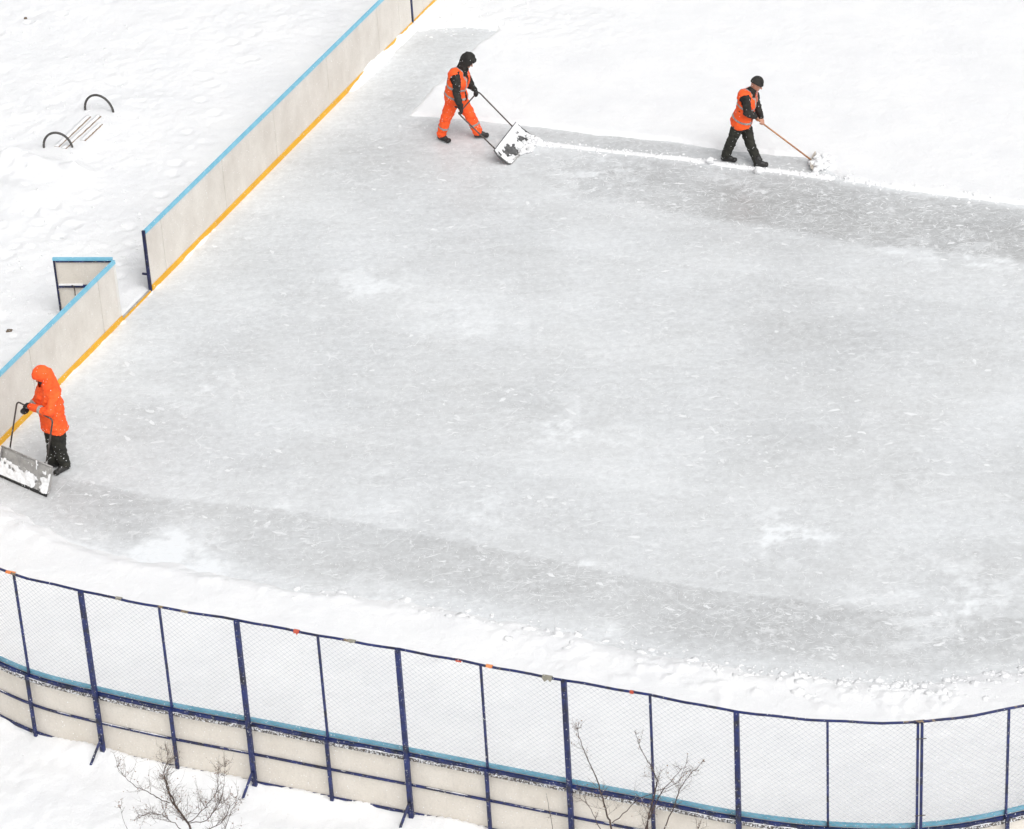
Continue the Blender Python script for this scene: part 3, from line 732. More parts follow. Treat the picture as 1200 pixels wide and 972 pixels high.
shrub((742, 1085), [
    {'p': [(742, 1085), (730, 1020), (717, 972), (712, 955), (706, 935), (700, 915), (690, 893), (680, 868), (676, 852)], 'r': (.024, .004), 't': 22, 'lo': .35},
    {'p': [(742, 1085), (757, 1010), (758, 972), (762, 950), (768, 925), (770, 915), (762, 897), (751, 878), (744, 857)], 'r': (.022, .004), 't': 24, 'lo': .3},
    {'p': [(745, 1080), (770, 1000), (778, 972), (790, 945), (800, 920), (812, 905), (824, 893)], 'r': (.018, .003), 't': 16, 'lo': .4},
    {'p': [(742, 1085), (748, 1010), (760, 960), (775, 930), (790, 912), (799, 900)], 'r': (.018, .004), 't': 18, 'd': .25},
    {'p': [(700, 1010), (660, 1000), (650, 980), (645, 955), (640, 930)], 'r': (.009, .003), 't': 1, 'lo': .7, 'd': 0},
    {'p': [(742, 1085), (715, 1000), (700, 965), (690, 945), (678, 935)], 'r': (.012, .003), 't': 8, 'lo': .5},
    {'p': [(717, 965), (735, 950), (750, 935), (790, 920), (800, 905), (806, 885)], 'r': (.010, .003), 't': 10, 'lo': .4, 'd': .1},
    {'p': [(742, 1085), (800, 1010), (815, 980), (822, 960)], 'r': (.010, .003), 't': 5, 'lo': .6},
], 'tall bare shrub with forked stems in front of the middle of the fence', 23, 12, .8, 1.0)

# ------------------------------------------------------------------ people
def capsule(bm_, a, b, ra, rb):
    a = Vector(a); b = Vector(b); d = b - a; L = d.length
    for p, r in ((a, ra), (b, rb)):
        bmesh.ops.create_icosphere(bm_, subdivisions=3, radius=r, matrix=Matrix.Translation(p))
    if L > 1e-4:
        q = d.to_track_quat('Z', 'Y').to_matrix().to_4x4()
        bmesh.ops.create_cone(bm_, cap_ends=True, segments=20, radius1=ra, radius2=rb, depth=L, matrix=Matrix.Translation((a + b) / 2) @ q)
def ellip(bm_, c, ax, rad):
    M3 = Matrix.Identity(4)
    for i in range(3):
        for j in range(3): M3[j][i] = ax[i][j] * rad[i]
    bmesh.ops.create_icosphere(bm_, subdivisions=3, radius=1, matrix=Matrix.Translation(c) @ M3)
def blob(name, prims, voxel, material, parent, wr=0, wl=.1, cut=None, smooth=3, origin=None):
    bm_ = bmesh.new()
    for pr in prims:
        if pr[0] == 'c': capsule(bm_, *pr[1:])
        else: ellip(bm_, *pr[1:])
    me = bpy.data.meshes.new('tmp'); bm_.to_mesh(me); bm_.free()
    o = bpy.data.objects.new('tmp', me); col.objects.link(o)
    md = o.modifiers.new('r', 'REMESH'); md.mode = 'VOXEL'; md.voxel_size = voxel; md.use_smooth_shade = True
    m2 = o.modifiers.new('s', 'SMOOTH'); m2.factor = .5; m2.iterations = smooth
    dg = bpy.context.evaluated_depsgraph_get(); dg.update()
    me2 = bpy.data.meshes.new_from_object(o.evaluated_get(dg)); bpy.data.objects.remove(o); bpy.data.meshes.remove(me)
    me2.name = name
    if wr:
        bm_ = bmesh.new(); bm_.from_mesh(me2); bm_.normal_update()
        offs = [(v.normal.copy(), mnoise.noise(Vector((v.co.x / wl, v.co.y / wl, v.co.z / wl * 1.6))) + .5 * mnoise.noise(v.co / wl * 2.3)) for v in bm_.verts]
        for v, (nn, k) in zip(bm_.verts, offs): v.co += nn * wr * k
        bm_.to_mesh(me2); bm_.free()
    if cut:
        bm_ = bmesh.new(); bm_.from_mesh(me2); bmesh.ops.delete(bm_, geom=[v for v in bm_.verts if cut(v.co)], context='VERTS')
        # give the cloth its thickness
        bm_.to_mesh(me2); bm_.free()
    me2.materials.clear(); me2.materials.append(material); me2.polygons.foreach_set('use_smooth', [True] * len(me2.polygons))
    ob = bpy.data.objects.new(name, me2); col.objects.link(ob)
    if cut:
        sdm = ob.modifiers.new('thickness', 'SOLIDIFY'); sdm.thickness = .008; sdm.offset = -1
    if parent is not None:
        ob.parent = parent; ob.matrix_parent_inverse = Matrix.Translation(parent.location).inverted()
    elif origin is not None:
        me2.transform(Matrix.Translation(-origin)); ob.location = origin
    return ob
def band(src, root_loc, pred, name='reflective_strip', material=None, parent=None, off=.006):
    me = src.data; bm_ = bmesh.new(); bm_.from_mesh(me)
    bm_.normal_update()
    bmesh.ops.delete(bm_, geom=[f for f in bm_.faces if not pred(f.calc_center_median(), f.normal)], context='FACES')
    bm_.verts.ensure_lookup_table(); seen = set(); small = []
    for v in bm_.verts:
        if v in seen: continue
        st_, comp = [v], []; seen.add(v)
        while st_:
            q = st_.pop(); comp.append(q)
            for e in q.link_edges:
                o_ = e.other_vert(q)
                if o_ not in seen: seen.add(o_); st_.append(o_)
        small.append(comp)
    mx_ = max([len(c_) for c_ in small] or [0])
    for c_ in small:
        if len(c_) < .5 * mx_: bmesh.ops.delete(bm_, geom=c_, context='VERTS')
    for v in bm_.verts: v.co += v.normal * off
    m2 = bpy.data.meshes.new(name); bm_.to_mesh(m2); bm_.free(); m2.materials.clear(); m2.materials.append(material or REFL)
    ob = bpy.data.objects.new(name, m2); col.objects.link(ob); ob.parent = src
    sdm = ob.modifiers.new('thickness', 'SOLIDIFY'); sdm.thickness = .007; sdm.offset = -1
    return ob
Zv = Vector((0, 0, 1))
def hand(E, Gp, bar, side, r=.010):
    """palm, four fingers curled round a bar through Gp and a thumb; returns wrist and prims (fn of extra radius)"""
    d = (Gp - E).normalized(); b = (bar - d * bar.dot(d)).normalized(); n = d.cross(b).normalized()
    if n.z < 0: n = -n; 
    W = Gp - d * .085 + n * .024
    def prims(x=0.0):
        P = []
        for o_ in (-.028, -.010, .010, .028): P.append(('c', W + b * o_ * .6, W + d * .075 + b * o_, .017 + x, .014 + x))
        for o_, l in ((-.032, .80), (-.011, .96), (.011, 1.0), (.032, .92)):
            K = W + d * .078 + b * o_; a1 = K + d * .034 * l - n * .010; a2 = a1 - n * .030 * l + d * .003; a3 = a2 - d * .026 * l - n * .004
            P += [('c', K, a1, r + x, r * .95 + x), ('c', a1, a2, r * .95 + x, r * .88 + x), ('c', a2, a3, r * .88 + x, r * .8 + x)]
        s_ = side; T0 = W + b * s_ * .024 + d * .022; T1 = T0 + b * s_ * .022 + d * .028 - n * .016; T2 = T1 + d * .022 - n * .020 - b * s_ * .006
        P += [('c', T0, T1, r * 1.25 + x, r * 1.1 + x), ('c', T1, T2, r * 1.1 + x, r * .9 + x)]
        return P
    return W, prims

def person(spec):
    B, F = spec['B'], spec['F']; S = spec['S']; J = spec['J']
    hd = J['head']; face = spec['face'].normalized(); hs_ = S.cross(Zv); sideax = (S - face * S.dot(face)).normalized(); upax = face.cross(sideax).normalized()
    if upax.z < 0: upax = -upax
    P = []
    shR, shL, hR, hL = J['shR'], J['shL'], J['hipR'], J['hipL']
    chest = (shR + shL) / 2 - Zv * .10 + F * spec.get('cf', 0); pelv = (hR + hL) / 2; waist = chest.lerp(pelv, .55) - F * spec.get('wb', 0)
    neck0 = (shR + shL) / 2 + Zv * .015; neck1 = hd - upax * .09 - face * .02
    body = [('c', shR.lerp(shL, .12), shL.lerp(shR, .12), .062, .062), ('c', chest + S * .06, waist + S * .045, .095, .085), ('c', chest - S * .06, waist - S * .045, .095, .085),
            ('c', waist, pelv, .105, .11), ('c', hR.lerp(hL, .2), hL.lerp(hR, .2), .095, .095), ('c', neck0, neck1, .052, .048)]
    body += [('e', hd, (sideax, face, upax), (.073, .092, .108)), ('e', hd - upax * .045 + face * .022, (sideax, face, upax), (.052, .066, .062)),
             ('c', hd + face * .088 + upax * .004, hd + face * .108 - upax * .026, .009, .014), ('e', hd + face * .074 + upax * .032, (sideax, face, upax), (.045, .018, .010)),
             ('e', hd + face * .083 - upax * .056, (sideax, face, upax), (.024, .010, .007)),
             ('e', hd + face * .076 - upax * .080, (sideax, face, upax), (.020, .018, .016)),
             ('e', hd + sideax * .074 - face * .008, (sideax, face, upax), (.010, .017, .028)), ('e', hd - sideax * .074 - face * .008, (sideax, face, upax), (.010, .017, .028))]
    gl_prims = []
    for sd_, sh, el, gp, br, ss in (('R', shR, J['elR'], J['haR'], spec['bar'], 1), ('L', shL, J['elL'], J['haL'], spec['bar'], -1)):
        W, pf = hand(el, gp, br, -ss); J['wr' + sd_] = W
        body += [('c', sh, el, .050, .042), ('c', el, W, .041, .028)] + pf(0); gl_prims.append((W, el, pf))
    for sd_, hp in (('R', hR), ('L', hL)):
        kn, an, to = J['kn' + sd_], J['an' + sd_], J['to' + sd_]
        body += [('c', hp, kn, .082, .056), ('c', kn, an, .054, .036), ('c', an, to, .036, .030)]
    root = blob('person', body, .0065, SKIN, None, smooth=3, origin=B)
    tag(root, spec['label'], 'person')
    for e in (-1, 1):
        mb = bmesh.new(); bmesh.ops.create_icosphere(mb, subdivisions=2, radius=.0105, matrix=Matrix.Translation(hd + face * .086 + sideax * .029 * e + upax * .014))
        me = bpy.data.meshes.new('eye'); mb.to_mesh(me); mb.free(); me.materials.append(EYE_M); o = bpy.data.objects.new('eye', me); col.objects.link(o); o.parent = root; o.matrix_parent_inverse = Matrix.Translation(B).inverted()
    # trousers
    tk = spec.get('tk', 1.0)
    tp = [('c', pelv + Zv * .06, pelv, .125, .13), ('c', hR.lerp(hL, .15), hL.lerp(hR, .15), .115, .115)]
    for sd_, hp in (('R', hR), ('L', hL)):
        kn, an, to = J['kn' + sd_], J['an' + sd_], J['to' + sd_]; am = an + (kn - an).normalized() * .03
        tp += [('c', hp, kn, .112 * tk, .084 * tk), ('c', kn, am, .084 * tk, .076 * tk)]
    hems = {}
    tr = blob('trousers', tp, .010, spec['trm'], root, wr=.016, wl=.09, smooth=2)
    if spec.get('tstripe'):
        for sd_ in 'RL':
            kn, an = J['kn' + sd_], J['an' + sd_]; ax = (an - kn).normalized(); c0 = kn.lerp(an, spec['tstripe'])
            oth = J['kn' + ('L' if sd_ == 'R' else 'R')].lerp(J['an' + ('L' if sd_ == 'R' else 'R')], spec['tstripe'])
            band(tr, B, lambda p, n, c0=c0, ax=ax, oth=oth: abs((p - c0).dot(ax)) < .017 and (p - c0).length < .13 and (p - c0).length < (p - oth).length, parent=tr)
    # boots
    for sd_ in 'RL':
        an, to = J['an' + sd_], J['to' + sd_]; d = (to - an); d.z = 0; d.normalize(); hl = an - d * .035 - Zv * .045
        sx = Vector((d.y, -d.x, 0))
        bp = [('c', an + Zv * .07, an, .058, .058), ('c', hl, to, .046, .040), ('c', an - Zv * .01, an.lerp(to, .6) + Zv * .0, .054, .042),
              ('c', to - sx * .014, to + sx * .014, .038, .038)]
        bt = blob('boot', bp, .009, BOOT, root, smooth=2)
    # jacket
    jk = spec.get('jk', 1.0)
    tors = [('c', shR.lerp(shL, .10) - F * spec.get('cf2', 0), shL.lerp(shR, .10) - F * spec.get('cf2', 0), .090 * jk, .090 * jk), ('c', chest + S * .07 - F * spec.get('cf2', 0), waist + S * .06, .122 * jk, .115 * jk), ('c', chest - S * .07 - F * spec.get('cf2', 0), waist - S * .06, .122 * jk, .115 * jk),
            ('c', waist, pelv + Zv * .05, .13 * jk, .15 * jk), ('c', waist + S * .05, pelv + S * .06 + Zv * .02, .12 * jk, .125 * jk), ('c', waist - S * .05, pelv - S * .06 + Zv * .02, .12 * jk, .125 * jk), ('c', neck0 - Zv * .03, neck0.lerp(neck1, .55), .088, .072)]
    if spec.get('skirt'):
        hem = pelv - Zv * spec['skirt']
        tors += [('c', pelv + S * .05, hem + S * .06, .15, .165), ('c', pelv - S * .05, hem - S * .06, .15, .165)]
    slv = []
    for sd_, sh in (('R', shR), ('L', shL)):
        el, W = J['el' + sd_], J['wr' + sd_]
        slv += [('c', sh - Zv * .01, el, .068, .066), ('c', el, W - (W - el).normalized() * .01, .066, .050)]
    cut = None
    if spec.get('skirt'):
        hz_ = (pelv - Zv * spec['skirt']).z; cut = lambda p, hz_=hz_: p.z < hz_ + .012 * math.sin(p.x * 21 + p.y * 17)
    jack = blob('jacket', tors + slv, .010, spec['jm'], root, wr=.018, wl=.085, cut=cut, smooth=2)
    if spec.get('vest'):
        vt = [(q[0], q[1], q[2], q[3] + .020, q[4] + .020) for q in tors[:6]]
        vt[0] = ('c', shR.lerp(shL, .10) - F * spec.get('cf2', 0), shL.lerp(shR, .10) - F * spec.get('cf2', 0), .090 * jk + .018, .090 * jk + .018)
        hemz = pelv.z - .04
        def vcut(p):
            if p.z < hemz + .010 * math.sin((p.x + p.y) * 30): return True
            # arm holes
            for sh, el in ((shR, J['elR']), (shL, J['elL'])):
                out = S if sh is shR else -S
                if out.dot(p - sh) > .015 and (p - sh.lerp(el, .22)).length < .118 and p.z < sh.z + .045: return True
            q = p - (chest if p.z > waist.z else waist); 
            # open front and neck
            if F.dot(p - chest.lerp(pelv, .3)) > .05 and abs(S.dot(p - chest)) < spec.get('open', .03): return True
            if (p - (neck0 + Zv * .03)).length < .115: return True
            return False
        vest = blob('vest', vt, .010, ORANGE, root, wr=.014, wl=.10, cut=vcut, smooth=2)
        spine = (waist - chest).normalized()
        a0 = chest.lerp(waist, spec['bands'][0]); a1 = chest.lerp(pelv, spec['bands'][1])
        ax2 = (pelv - chest).normalized()
        band(vest, B, lambda p, n: abs((p - a0).dot(ax2)) < .016, parent=vest); band(vest, B, lambda p, n: abs((p - a1).dot(ax2)) < .016, parent=vest)
        band(vest, B, lambda p, n: abs(abs(S.dot(p - chest)) - .095) < .015 and (p - a0).dot(ax2) < -.022, parent=vest)
    else:
        ax2 = (pelv - chest).normalized()
        for fr in spec['bands']:
            a0 = chest.lerp(pelv, fr); band(jack, B, lambda p, n, a0=a0: abs((p - a0).dot(ax2)) < .024 and all((p - J['el' + k].lerp(J['wr' + k], .5)).length > .19 and (p - J['el' + k]).length > .12 for k in 'RL'), parent=jack)
        for k in 'RL':
            a0 = J['el' + k].lerp(J['wr' + k], .45); ax3 = (J['wr' + k] - J['el' + k]).normalized()
            band(jack, B, lambda p, n, a0=a0, ax3=ax3: abs((p - a0).dot(ax3)) < .022 and (p - a0).length < .10, parent=jack)
    if spec.get('gloves', True):
        for W, el, pf in gl_prims:
            blob('glove', pf(.0045) + [('c', W - (W - el).normalized() * .06, W, .036, .030)], .0055, GLOVE, root, smooth=1)
    hr = spec.get('hoodr', 1.0)
    if spec['head'] == 'hood':
        hp = [('e', hd + upax * .018 - face * .018, (sideax, face, upax), (.118 * hr, .130 * hr, .142 * hr)), ('c', hd - upax * .06 - face * .02, neck0 + Zv * .05, .105 * hr, .098 * hr),
              ('e', hd + face * .06 + upax * .06, (sideax, face, upax), (.085 * hr, .06, .07 * hr))]
        if spec.get('drape'): hp += [('c', hd - upax * .05 - face * .05, neck0 - F * .05 - Zv * .02, .11, .15), ('c', hd - upax * .05 - face * .04, neck0 + S * .08, .10, .11), ('c', hd - upax * .05 - face * .04, neck0 - S * .08, .10, .11), ('c', hd + upax * .02 - face * .02, hd + upax * .115 + face * .02, .10, .045)]
        def hcut(p):
            q = p - hd; return face.dot(q) > .052 and abs(sideax.dot(q)) < .060 and -.125 < upax.dot(q) < .062
        blob('hood', hp, .010, spec['hm'], root, wr=.010, wl=.08, cut=hcut, smooth=2)
        if spec.get('scarf'):
            blob('scarf', [('c', hd - upax * .065 + face * .05 + sideax * .03, hd - upax * .065 + face * .05 - sideax * .03, .052, .052), ('c', hd - upax * .12 + face * .01 + sideax * .03, hd - upax * .12 + face * .01 - sideax * .03, .065, .065)], .009, GLOVE, root, wr=.006, smooth=2)
    else:
        hp = [('e', hd + upax * .028 - face * .006, (sideax, face, upax), (.096, .112, .112))]
        def hcut(p):
            q = p - hd; return upax.dot(q) < .022 - .35 * max(0, -face.dot(q))
        hat = blob('knit_hat', hp, .009, BLACK, root, wr=.006, wl=.05, cut=hcut, smooth=2)
        blob('hat_brim', [('c', hd + upax * .032 + face * .098 * math.cos(a) + sideax * .084 * math.sin(a), hd + upax * .032 + face * .098 * math.cos(a + .42) + sideax * .084 * math.sin(a + .42), .015, .015) for a in [k * .4189 for k in range(15)]], .008, BLACK, hat, smooth=2)
    return root

def pose(B, F, S, table):
    J = {}
    for k, v in table.items():
        if len(v) == 4: J[k] = G(v[0], v[1], v[3])
        else: J[k] = SP(B, S, v[0], v[1], v[2])
    return J
def rods(root, pts, r, material, name='handle'):
    mb = MB(); mb.tube(pts, r, 8); return mb.build(name, material, root, True)
def bez(a, b, c, n=5): return [a * (1 - t) ** 2 + b * 2 * t * (1 - t) + c * t * t for t in [i / n for i in range(n + 1)]]
def scoop(name, label, tN, tF, bN, bF, rodN, rodF, barN, barF, material, edge):
    root = empty(name, (bN + bF) / 2, label, 'snow pusher')
    def prof(t, b):
        c = t * .62 + b * .38; c.z = .055
        out = []
        for i in range(9):
            u = i / 8; out.append(t * (1 - u) ** 2 + c * 2 * u * (1 - u) + b * u * u)
        return out
    A, Bb = prof(tN, bN), prof(tF, bF); wv = (bF - bN).normalized(); fwd = ((bN - tN) + (bF - tF)); fwd.z = 0; fwd.normalize()
    th = .006; mb = MB(); rings = []
    for s_ in range(13):
        u = s_ / 12; up_ = [a.lerp(b, u) for a, b in zip(A, Bb)]; lo_ = [q - fwd * th - Vector((0, 0, th * .6)) for q in up_]
        rings.append(up_ + lo_[::-1])
    mb.quadstrip(rings); blade = mb.build('blade', material, root, True)
    # rolled stiffening lip and wear edge
    rods(root, [tN + Zv * .004, tF + Zv * .004], .011, material, 'top_lip')
    mb = MB(); mb.quadstrip([[q + fwd * a + Zv * z for a, z in ((-.012, -.004), (.014, -.004), (.014, .022), (-.012, .030))] for q in (bN, bF)]); mb.build('wear_edge', edge, root)
    for a, b in ((tN, bN), (tF, bF)):     # side cheeks
        pr = prof(a, b); mid_ = (a + b) / 2; sdv = wv * .006
        mb = MB(); mb.quadstrip([[q - sdv, q + sdv, q + sdv + fwd * .05 * math.sin(math.pi * i / 8) + Zv * .004, q - sdv + fwd * .05 * math.sin(math.pi * i / 8) + Zv * .004] for i, q in enumerate(pr)]); mb.build('side_cheek', material, root)
    dN = (barN - rodN).normalized(); dF = (barF - rodF).normalized(); bv = (barF - barN).normalized()
    path = [rodN] + bez(barN - dN * .07, barN, barN + bv * .07) + bez(barF - bv * .07, barF, barF - dF * .07) + [rodF]
    rods(root, path, .0125, DARKM)
    for q, d in ((rodN, dN), (rodF, dF)):
        foot = q - d * .16; rods(root, [q + d * .01, foot - fwd * .01], .016, material, 'bracket')
    return root, fwd, A, Bb
def snow_load(name, label, A, Bb, fwd, seed, cover, thick):
    """snow clinging in the blade: a lumpy slab, torn open in places"""
    r_ = random.Random(seed); nu, nv = 60, 26; mb = MB(); top = {}; 
    def bl_(a, u): k = min(int(a * 8), 7); t = a * 8 - k; p0 = A[k].lerp(A[k + 1], t); p1 = Bb[k].lerp(Bb[k + 1], t); return p0.lerp(p1, u)
    H = {}
    for i in range(nu + 1):
        for j in range(nv + 1):
            u, a = i / nu, j / nv; n = cover(u, a) + .65 * mnoise.noise(Vector((u * 8 + seed, a * 5, 0))) + .45 * mnoise.noise(Vector((u * 19, a * 11 + seed, 0)))
            H[i, j] = n
    idx = {}
    for i in range(nu + 1):
        for j in range(nv + 1):
            h = H[i, j]; p = bl_(j / nv, .015 + .97 * i / nu); e = min(max(h, 0), 1); th = thick * (e ** .5) * (1 + .5 * mnoise.noise(Vector((i * .35, j * .4, seed))))
            idx[i, j] = len(mb.v); mb.v.append(p + fwd * (.004 + th * .6) + Zv * (.004 + th * .7))
    base = len(mb.v)
    for i in range(nu + 1):
        for j in range(nv + 1): mb.v.append(bl_(j / nv, .015 + .97 * i / nu) + fwd * .002 + Zv * .0015)
    on = lambda i, j: min(H[i, j], H[i + 1, j], H[i, j + 1], H[i + 1, j + 1]) > 0
    bi = lambda i, j: base + i * (nv + 1) + j
    for i in range(nu):
        for j in range(nv):
            if not on(i, j): continue
            mb.f.append((idx[i, j], idx[i + 1, j], idx[i + 1, j + 1], idx[i, j + 1])); mb.f.append((bi(i, j), bi(i, j + 1), bi(i + 1, j + 1), bi(i + 1, j)))
            for di, dj, e0, e1 in ((-1, 0, (i, j), (i, j + 1)), (1, 0, (i + 1, j), (i + 1, j + 1)), (0, -1, (i, j), (i + 1, j)), (0, 1, (i, j + 1), (i + 1, j + 1))):
                ni, nj = i + di, j + dj
                if not (0 <= ni < nu and 0 <= nj < nv) or not on(ni, nj): mb.f.append((idx[e0], idx[e1], bi(*e1), bi(*e0)))
    return tag(mb.build(name, SNOW, smooth=True), label, 'snow')

# --- man in orange trousers with a wide pusher
a_ = math.radians(-20); F1 = Vector((math.cos(a_), math.sin(a_), 0)); S1 = Vector((F1.y, -F1.x, 0)); B1 = G(540, 163)
J1 = pose(B1, F1, S1, {'head': (548.5, 71.5, 0), 'shR': (535.5, 89, .20), 'elR': (534.5, 109, .29), 'shL': (546, 86, -.17), 'elL': (551.5, 100.5, -.29),
    'haR': (539.5, 131.5, .33), 'haL': (557.8, 110.2, -.31), 'hipR': (531, 117, .09), 'hipL': (538, 115, -.09), 'knR': (522.5, 139, .11), 'knL': (551, 136, -.10),
    'anR': (517, 158.5, 0, .10), 'toR': (525.5, 165, 0, .045), 'anL': (560.5, 155.5, 0, .11), 'toL': (570.5, 158.5, 0, .055)})
barN, barF = SP(B1, S1, 537.5, 133.5, .42), SP(B1, S1, 560.3, 107.2, -.42)
tN, tF, bN, bF = G(579, 177, .27), G(604.5, 144, .27), G(598, 193, .012), G(628, 161, .012)
person({'B': B1, 'F': F1, 'S': S1, 'J': J1, 'face': F1 * .8 - Zv * .62 + S1 * .12, 'bar': (barN - barF).normalized(), 'trm': ORANGE, 'tk': 1.12, 'tstripe': .52, 'jm': BLACK, 'jk': 1.22, 'wb': .05, 'cf2': .05, 'vest': True, 'open': .032,
        'bands': (.45, .72), 'head': 'hood', 'hm': BLACK, 'hoodr': 1.0, 'label': 'worker in black hood, orange vest and orange trousers leaning on a wide snow pusher'})
DKSTEEL = simple('dark_steel', (.05, .05, .052), (.13, .13, .13), 9, .5, .2)
sc1, fw1, A1_, B1_ = scoop('snow_pusher', 'wide metal snow pusher caked in snow, pushed by the worker in orange trousers', tN, tF, bN, bF, G(580.5, 175, .25), G(600.5, 148.5, .25), barN, barF, DKSTEEL, METAL)
snow_load('snow_load', 'snow caked over the blade pushed by the worker in orange trousers', A1_, B1_, fw1, 4, lambda u, a: .62 - 1.25 * math.exp(-((u - .33) / .17) ** 2 - ((a - .60) / .34) ** 2) - 1.15 * math.exp(-((u - .78) / .11) ** 2 - ((a - .60) / .24) ** 2), .03)

# --- man in dark trousers with a wooden shovel
a_ = math.radians(-15); F2 = Vector((math.cos(a_), math.sin(a_), 0)); S2 = Vector((F2.y, -F2.x, 0)); B2 = G(872, 188)
J2 = pose(B2, F2, S2, {'head': (886.8, 98.5, 0), 'shR': (874.5, 113.5, .20), 'elR': (875.5, 132.5, .27), 'shL': (884.5, 110, -.17), 'elL': (888, 128, -.20),
    'haR': (887.5, 138.5, .06), 'haL': (893, 143, -.03), 'hipR': (866, 145, .08), 'hipL': (872, 144, -.08), 'knR': (857, 166, .09), 'knL': (879.5, 169, -.05),
    'anR': (850, 183, 0, .09), 'toR': (861, 187.5, 0, .045), 'anL': (888.5, 190.5, 0, .09), 'toL': (898, 193, 0, .05)})
h0 = SP(B2, S2, 878, 133, .03); h1 = SP(B2, S2, 953, 189.5, 0)
J2['haR'] = SP(B2, S2, 886.5, 139.4, .025); J2['haL'] = SP(B2, S2, 892.5, 143.9, .02)
person({'B': B2, 'F': F2, 'S': S2, 'J': J2, 'face': F2 * .85 - Zv * .52 + S2 * .15, 'bar': (h1 - h0).normalized().cross(Zv).normalized() * .3 + (h1 - h0).normalized(), 'trm': TROU, 'tk': 1.0, 'jm': BLACK, 'jk': 1.10, 'wb': .02, 'cf2': .05, 'vest': True, 'open': .05,
        'bands': (.30, .75), 'head': 'hat', 'gloves': False, 'label': 'worker in black knit hat, orange vest and dark trousers pushing a wooden shovel'})
sh = empty('snow_shovel', h1, 'wooden handled snow shovel with its blade in fresh snow, right of the dark trousers', 'shovel')
rods(sh, [h0, h0.lerp(h1, .5), h1], .0145, WOOD)
bc = Vector((h1.x, h1.y, 0)); bw = .27; mb = MB(); rings = []
for i in range(9):
    e = (i / 8 * 2 - 1) * bw; cv = .025 * (1 - (i / 4 - 1) ** 2)
    pts = [h1 + S2 * e - F2 * (.0 + cv) + Zv * .06, h1 + S2 * e + F2 * (.01 - cv) + Zv * .0, h1 + S2 * e + F2 * .08 + Zv * (.012 - h1.z)]
    rings.append(pts + [q - F2 * .010 for q in pts[::-1]])
mb.quadstrip(rings); mb.build('blade', PLYDK, sh)
pl = MB(); r_ = random.Random(5)
for k in range(170):
    c = h1 + S2 * r_.gauss(0, .11) + F2 * r_.gauss(.13, .07); rr = r_.uniform(.02, .06); c.z = max(.0, .085 * math.exp(-((c - h1).dot(S2) / .2) ** 2) * r_.random()) + rr * .5; clod_mesh(pl, c, rr, .9)
tag(pl.build('snow_heap', SNOW, smooth=True), 'lumpy white snow heap pushed up ahead of the wooden shovel', 'snow')
# snow thrown ahead of the wide pusher
pl = MB()
for k in range(46):
    u = r_.random(); q_ = A1_[5].lerp(B1_[5], u * .96 + .02).lerp(A1_[8].lerp(B1_[8], u * .96 + .02), r_.random()); rr = r_.uniform(.012, .035)
    if abs(u - .33) > .12: clod_mesh(pl, q_ + fw1 * .02 + Zv * .025, rr, .7)
for k in range(60):
    u = r_.random(); c = bN.lerp(bF, .35 + .6 * u) + fw1 * abs(r_.gauss(.0, .07)); rr = r_.uniform(.012, .05); c.z = rr * .4 + .01; clod_mesh(pl, c, rr, .8)
tag(pl.build('snow_heap', SNOW, smooth=True), 'broken snow heap in front of the wide metal pusher', 'snow')

# --- person in the orange coat
a_ = math.radians(-138); F3 = Vector((math.cos(a_), math.sin(a_), 0)); S3 = Vector((-F3.y, F3.x, 0)); B3 = G(67, 549)
J3 = pose(B3, F3, S3, {'head': (48.5, 440, 0), 'shL': (63, 463, .19), 'elL': (57.5, 485, .27), 'shR': (49, 458, -.17), 'elR': (40, 476, -.26),
    'haL': (30.5, 476.5, -.16), 'haR': (27.5, 484, -.24), 'hipL': (67.5, 505, .08), 'hipR': (61.5, 503, -.08), 'knL': (70, 527, .09), 'knR': (62, 524, -.09),
    'anL': (76.5, 544.5, 0, .09), 'toL': (66, 554, 0, .045), 'anR': (63.5, 541, 0, .09), 'toR': (54, 545, 0, .045)})
barN, barF = SP(B3, S3, 62, 492, .42), SP(B3, S3, 20, 470.5, -.38)
J3['haL'] = barF.lerp(barN, .27); J3['haR'] = barF.lerp(barN, .20) - Zv * .10 + F3 * .02
tN, tF, bN, bF = G(61.6, 548, .36), G(2, 523, .36), G(55, 582, .012), G(-5, 556, .012)
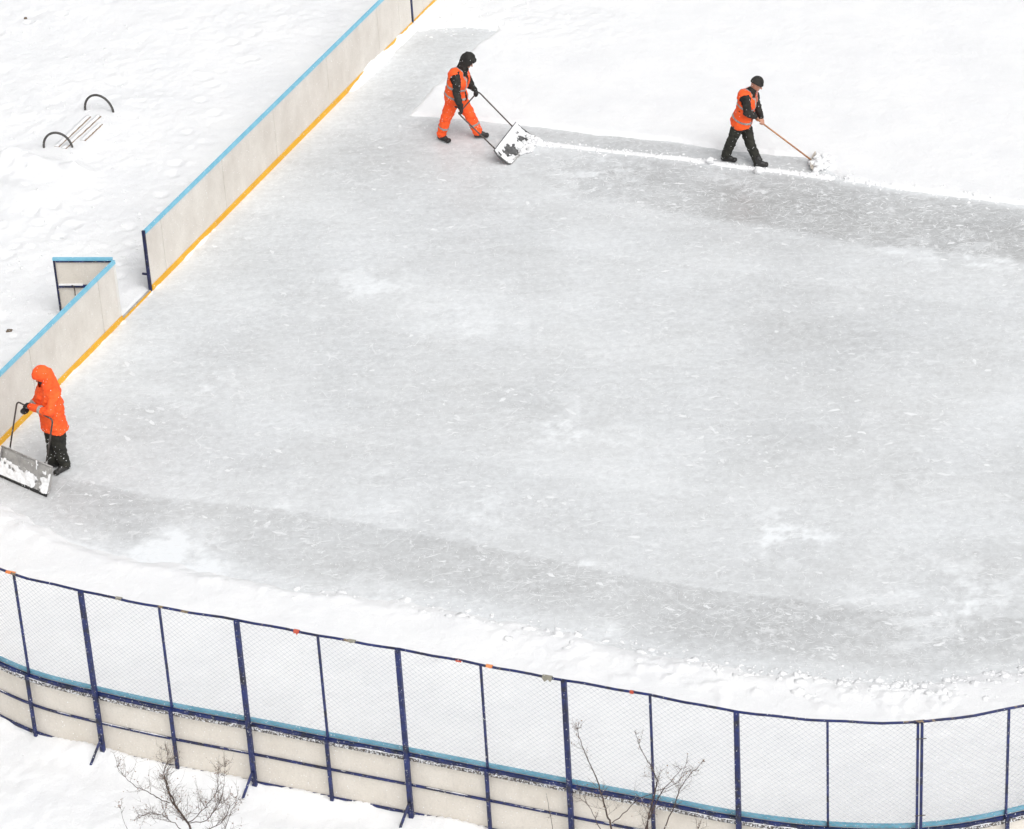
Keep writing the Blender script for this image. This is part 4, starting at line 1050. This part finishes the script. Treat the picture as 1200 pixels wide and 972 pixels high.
# S3 is this figure's left: the shared builder expects S to point to R, so swap the sides
J3s = {k[:-1] + ('R' if k[-1] == 'L' else 'L') if k != 'head' else k: v for k, v in J3.items()}
person({'B': B3, 'F': F3, 'S': S3, 'J': J3s, 'face': F3 * .82 - Zv * .55 - S3 * .30, 'bar': (barN - barF).normalized(), 'trm': TROU, 'tk': 1.10, 'jm': ORANGE, 'jk': 1.27, 'skirt': -.02, 'bands': (),
        'head': 'hood', 'hm': ORANGE, 'hoodr': .98, 'drape': True, 'scarf': True, 'label': 'person in hooded orange coat and black gloves at the left edge holding a snow pusher'})
sc3, fw3, A3_, B3_ = scoop('snow_pusher', 'grey metal snow pusher with black wear edge at the left edge below the orange coat', tN, tF, bN, bF, G(54.5, 541, .36), G(11.7, 525, .36), barN, barF, METAL, RUB)
snow_load('snow_load', 'ragged snow lying in the lower half of the grey blade at the left edge', A3_, B3_, fw3, 9, lambda u, a: .50 - 1.35 * max(0, .46 - a) / .3 * (1 if u > .3 else .25) - .9 * math.exp(-((u - .22) / .05) ** 2) - 2.5 * max(0, a - .93) / .1, .05)

# ------------------------------------------------------------------ falling snow
fl = MB(); r_ = random.Random(99)
octf = ((0, 1, 4), (1, 2, 4), (2, 3, 4), (3, 0, 4), (1, 0, 5), (2, 1, 5), (3, 2, 5), (0, 3, 5))
for k in range(30000):
    px, py = r_.uniform(-60, 1260), r_.uniform(-60, 1030); g0 = G(px, py, 0); t = (r_.uniform(.55 ** 3, 1)) ** (1 / 3); p = EYE.lerp(g0, t)
    r = r_.uniform(.002, .0042); b0 = len(fl.v)
    fl.v += [p + Vector((r, 0, 0)), p + Vector((0, r, 0)), p + Vector((-r, 0, 0)), p + Vector((0, -r, 0)), p + Vector((.3 * r, 0, 1.5 * r)), p + Vector((-.3 * r, 0, -1.5 * r))]
    fl.f += [tuple(b0 + q for q in f) for f in octf]
FLK = simple('snowflake', (.86, .86, .87), (.9, .9, .9), 4, .9, 0)
tag(fl.build('falling_snow', FLK), kind='stuff', label='fine white snowflakes falling through the air over the rink', cat='snowfall')

C.render.engine = 'CYCLES'; C.cycles.max_bounces = 6
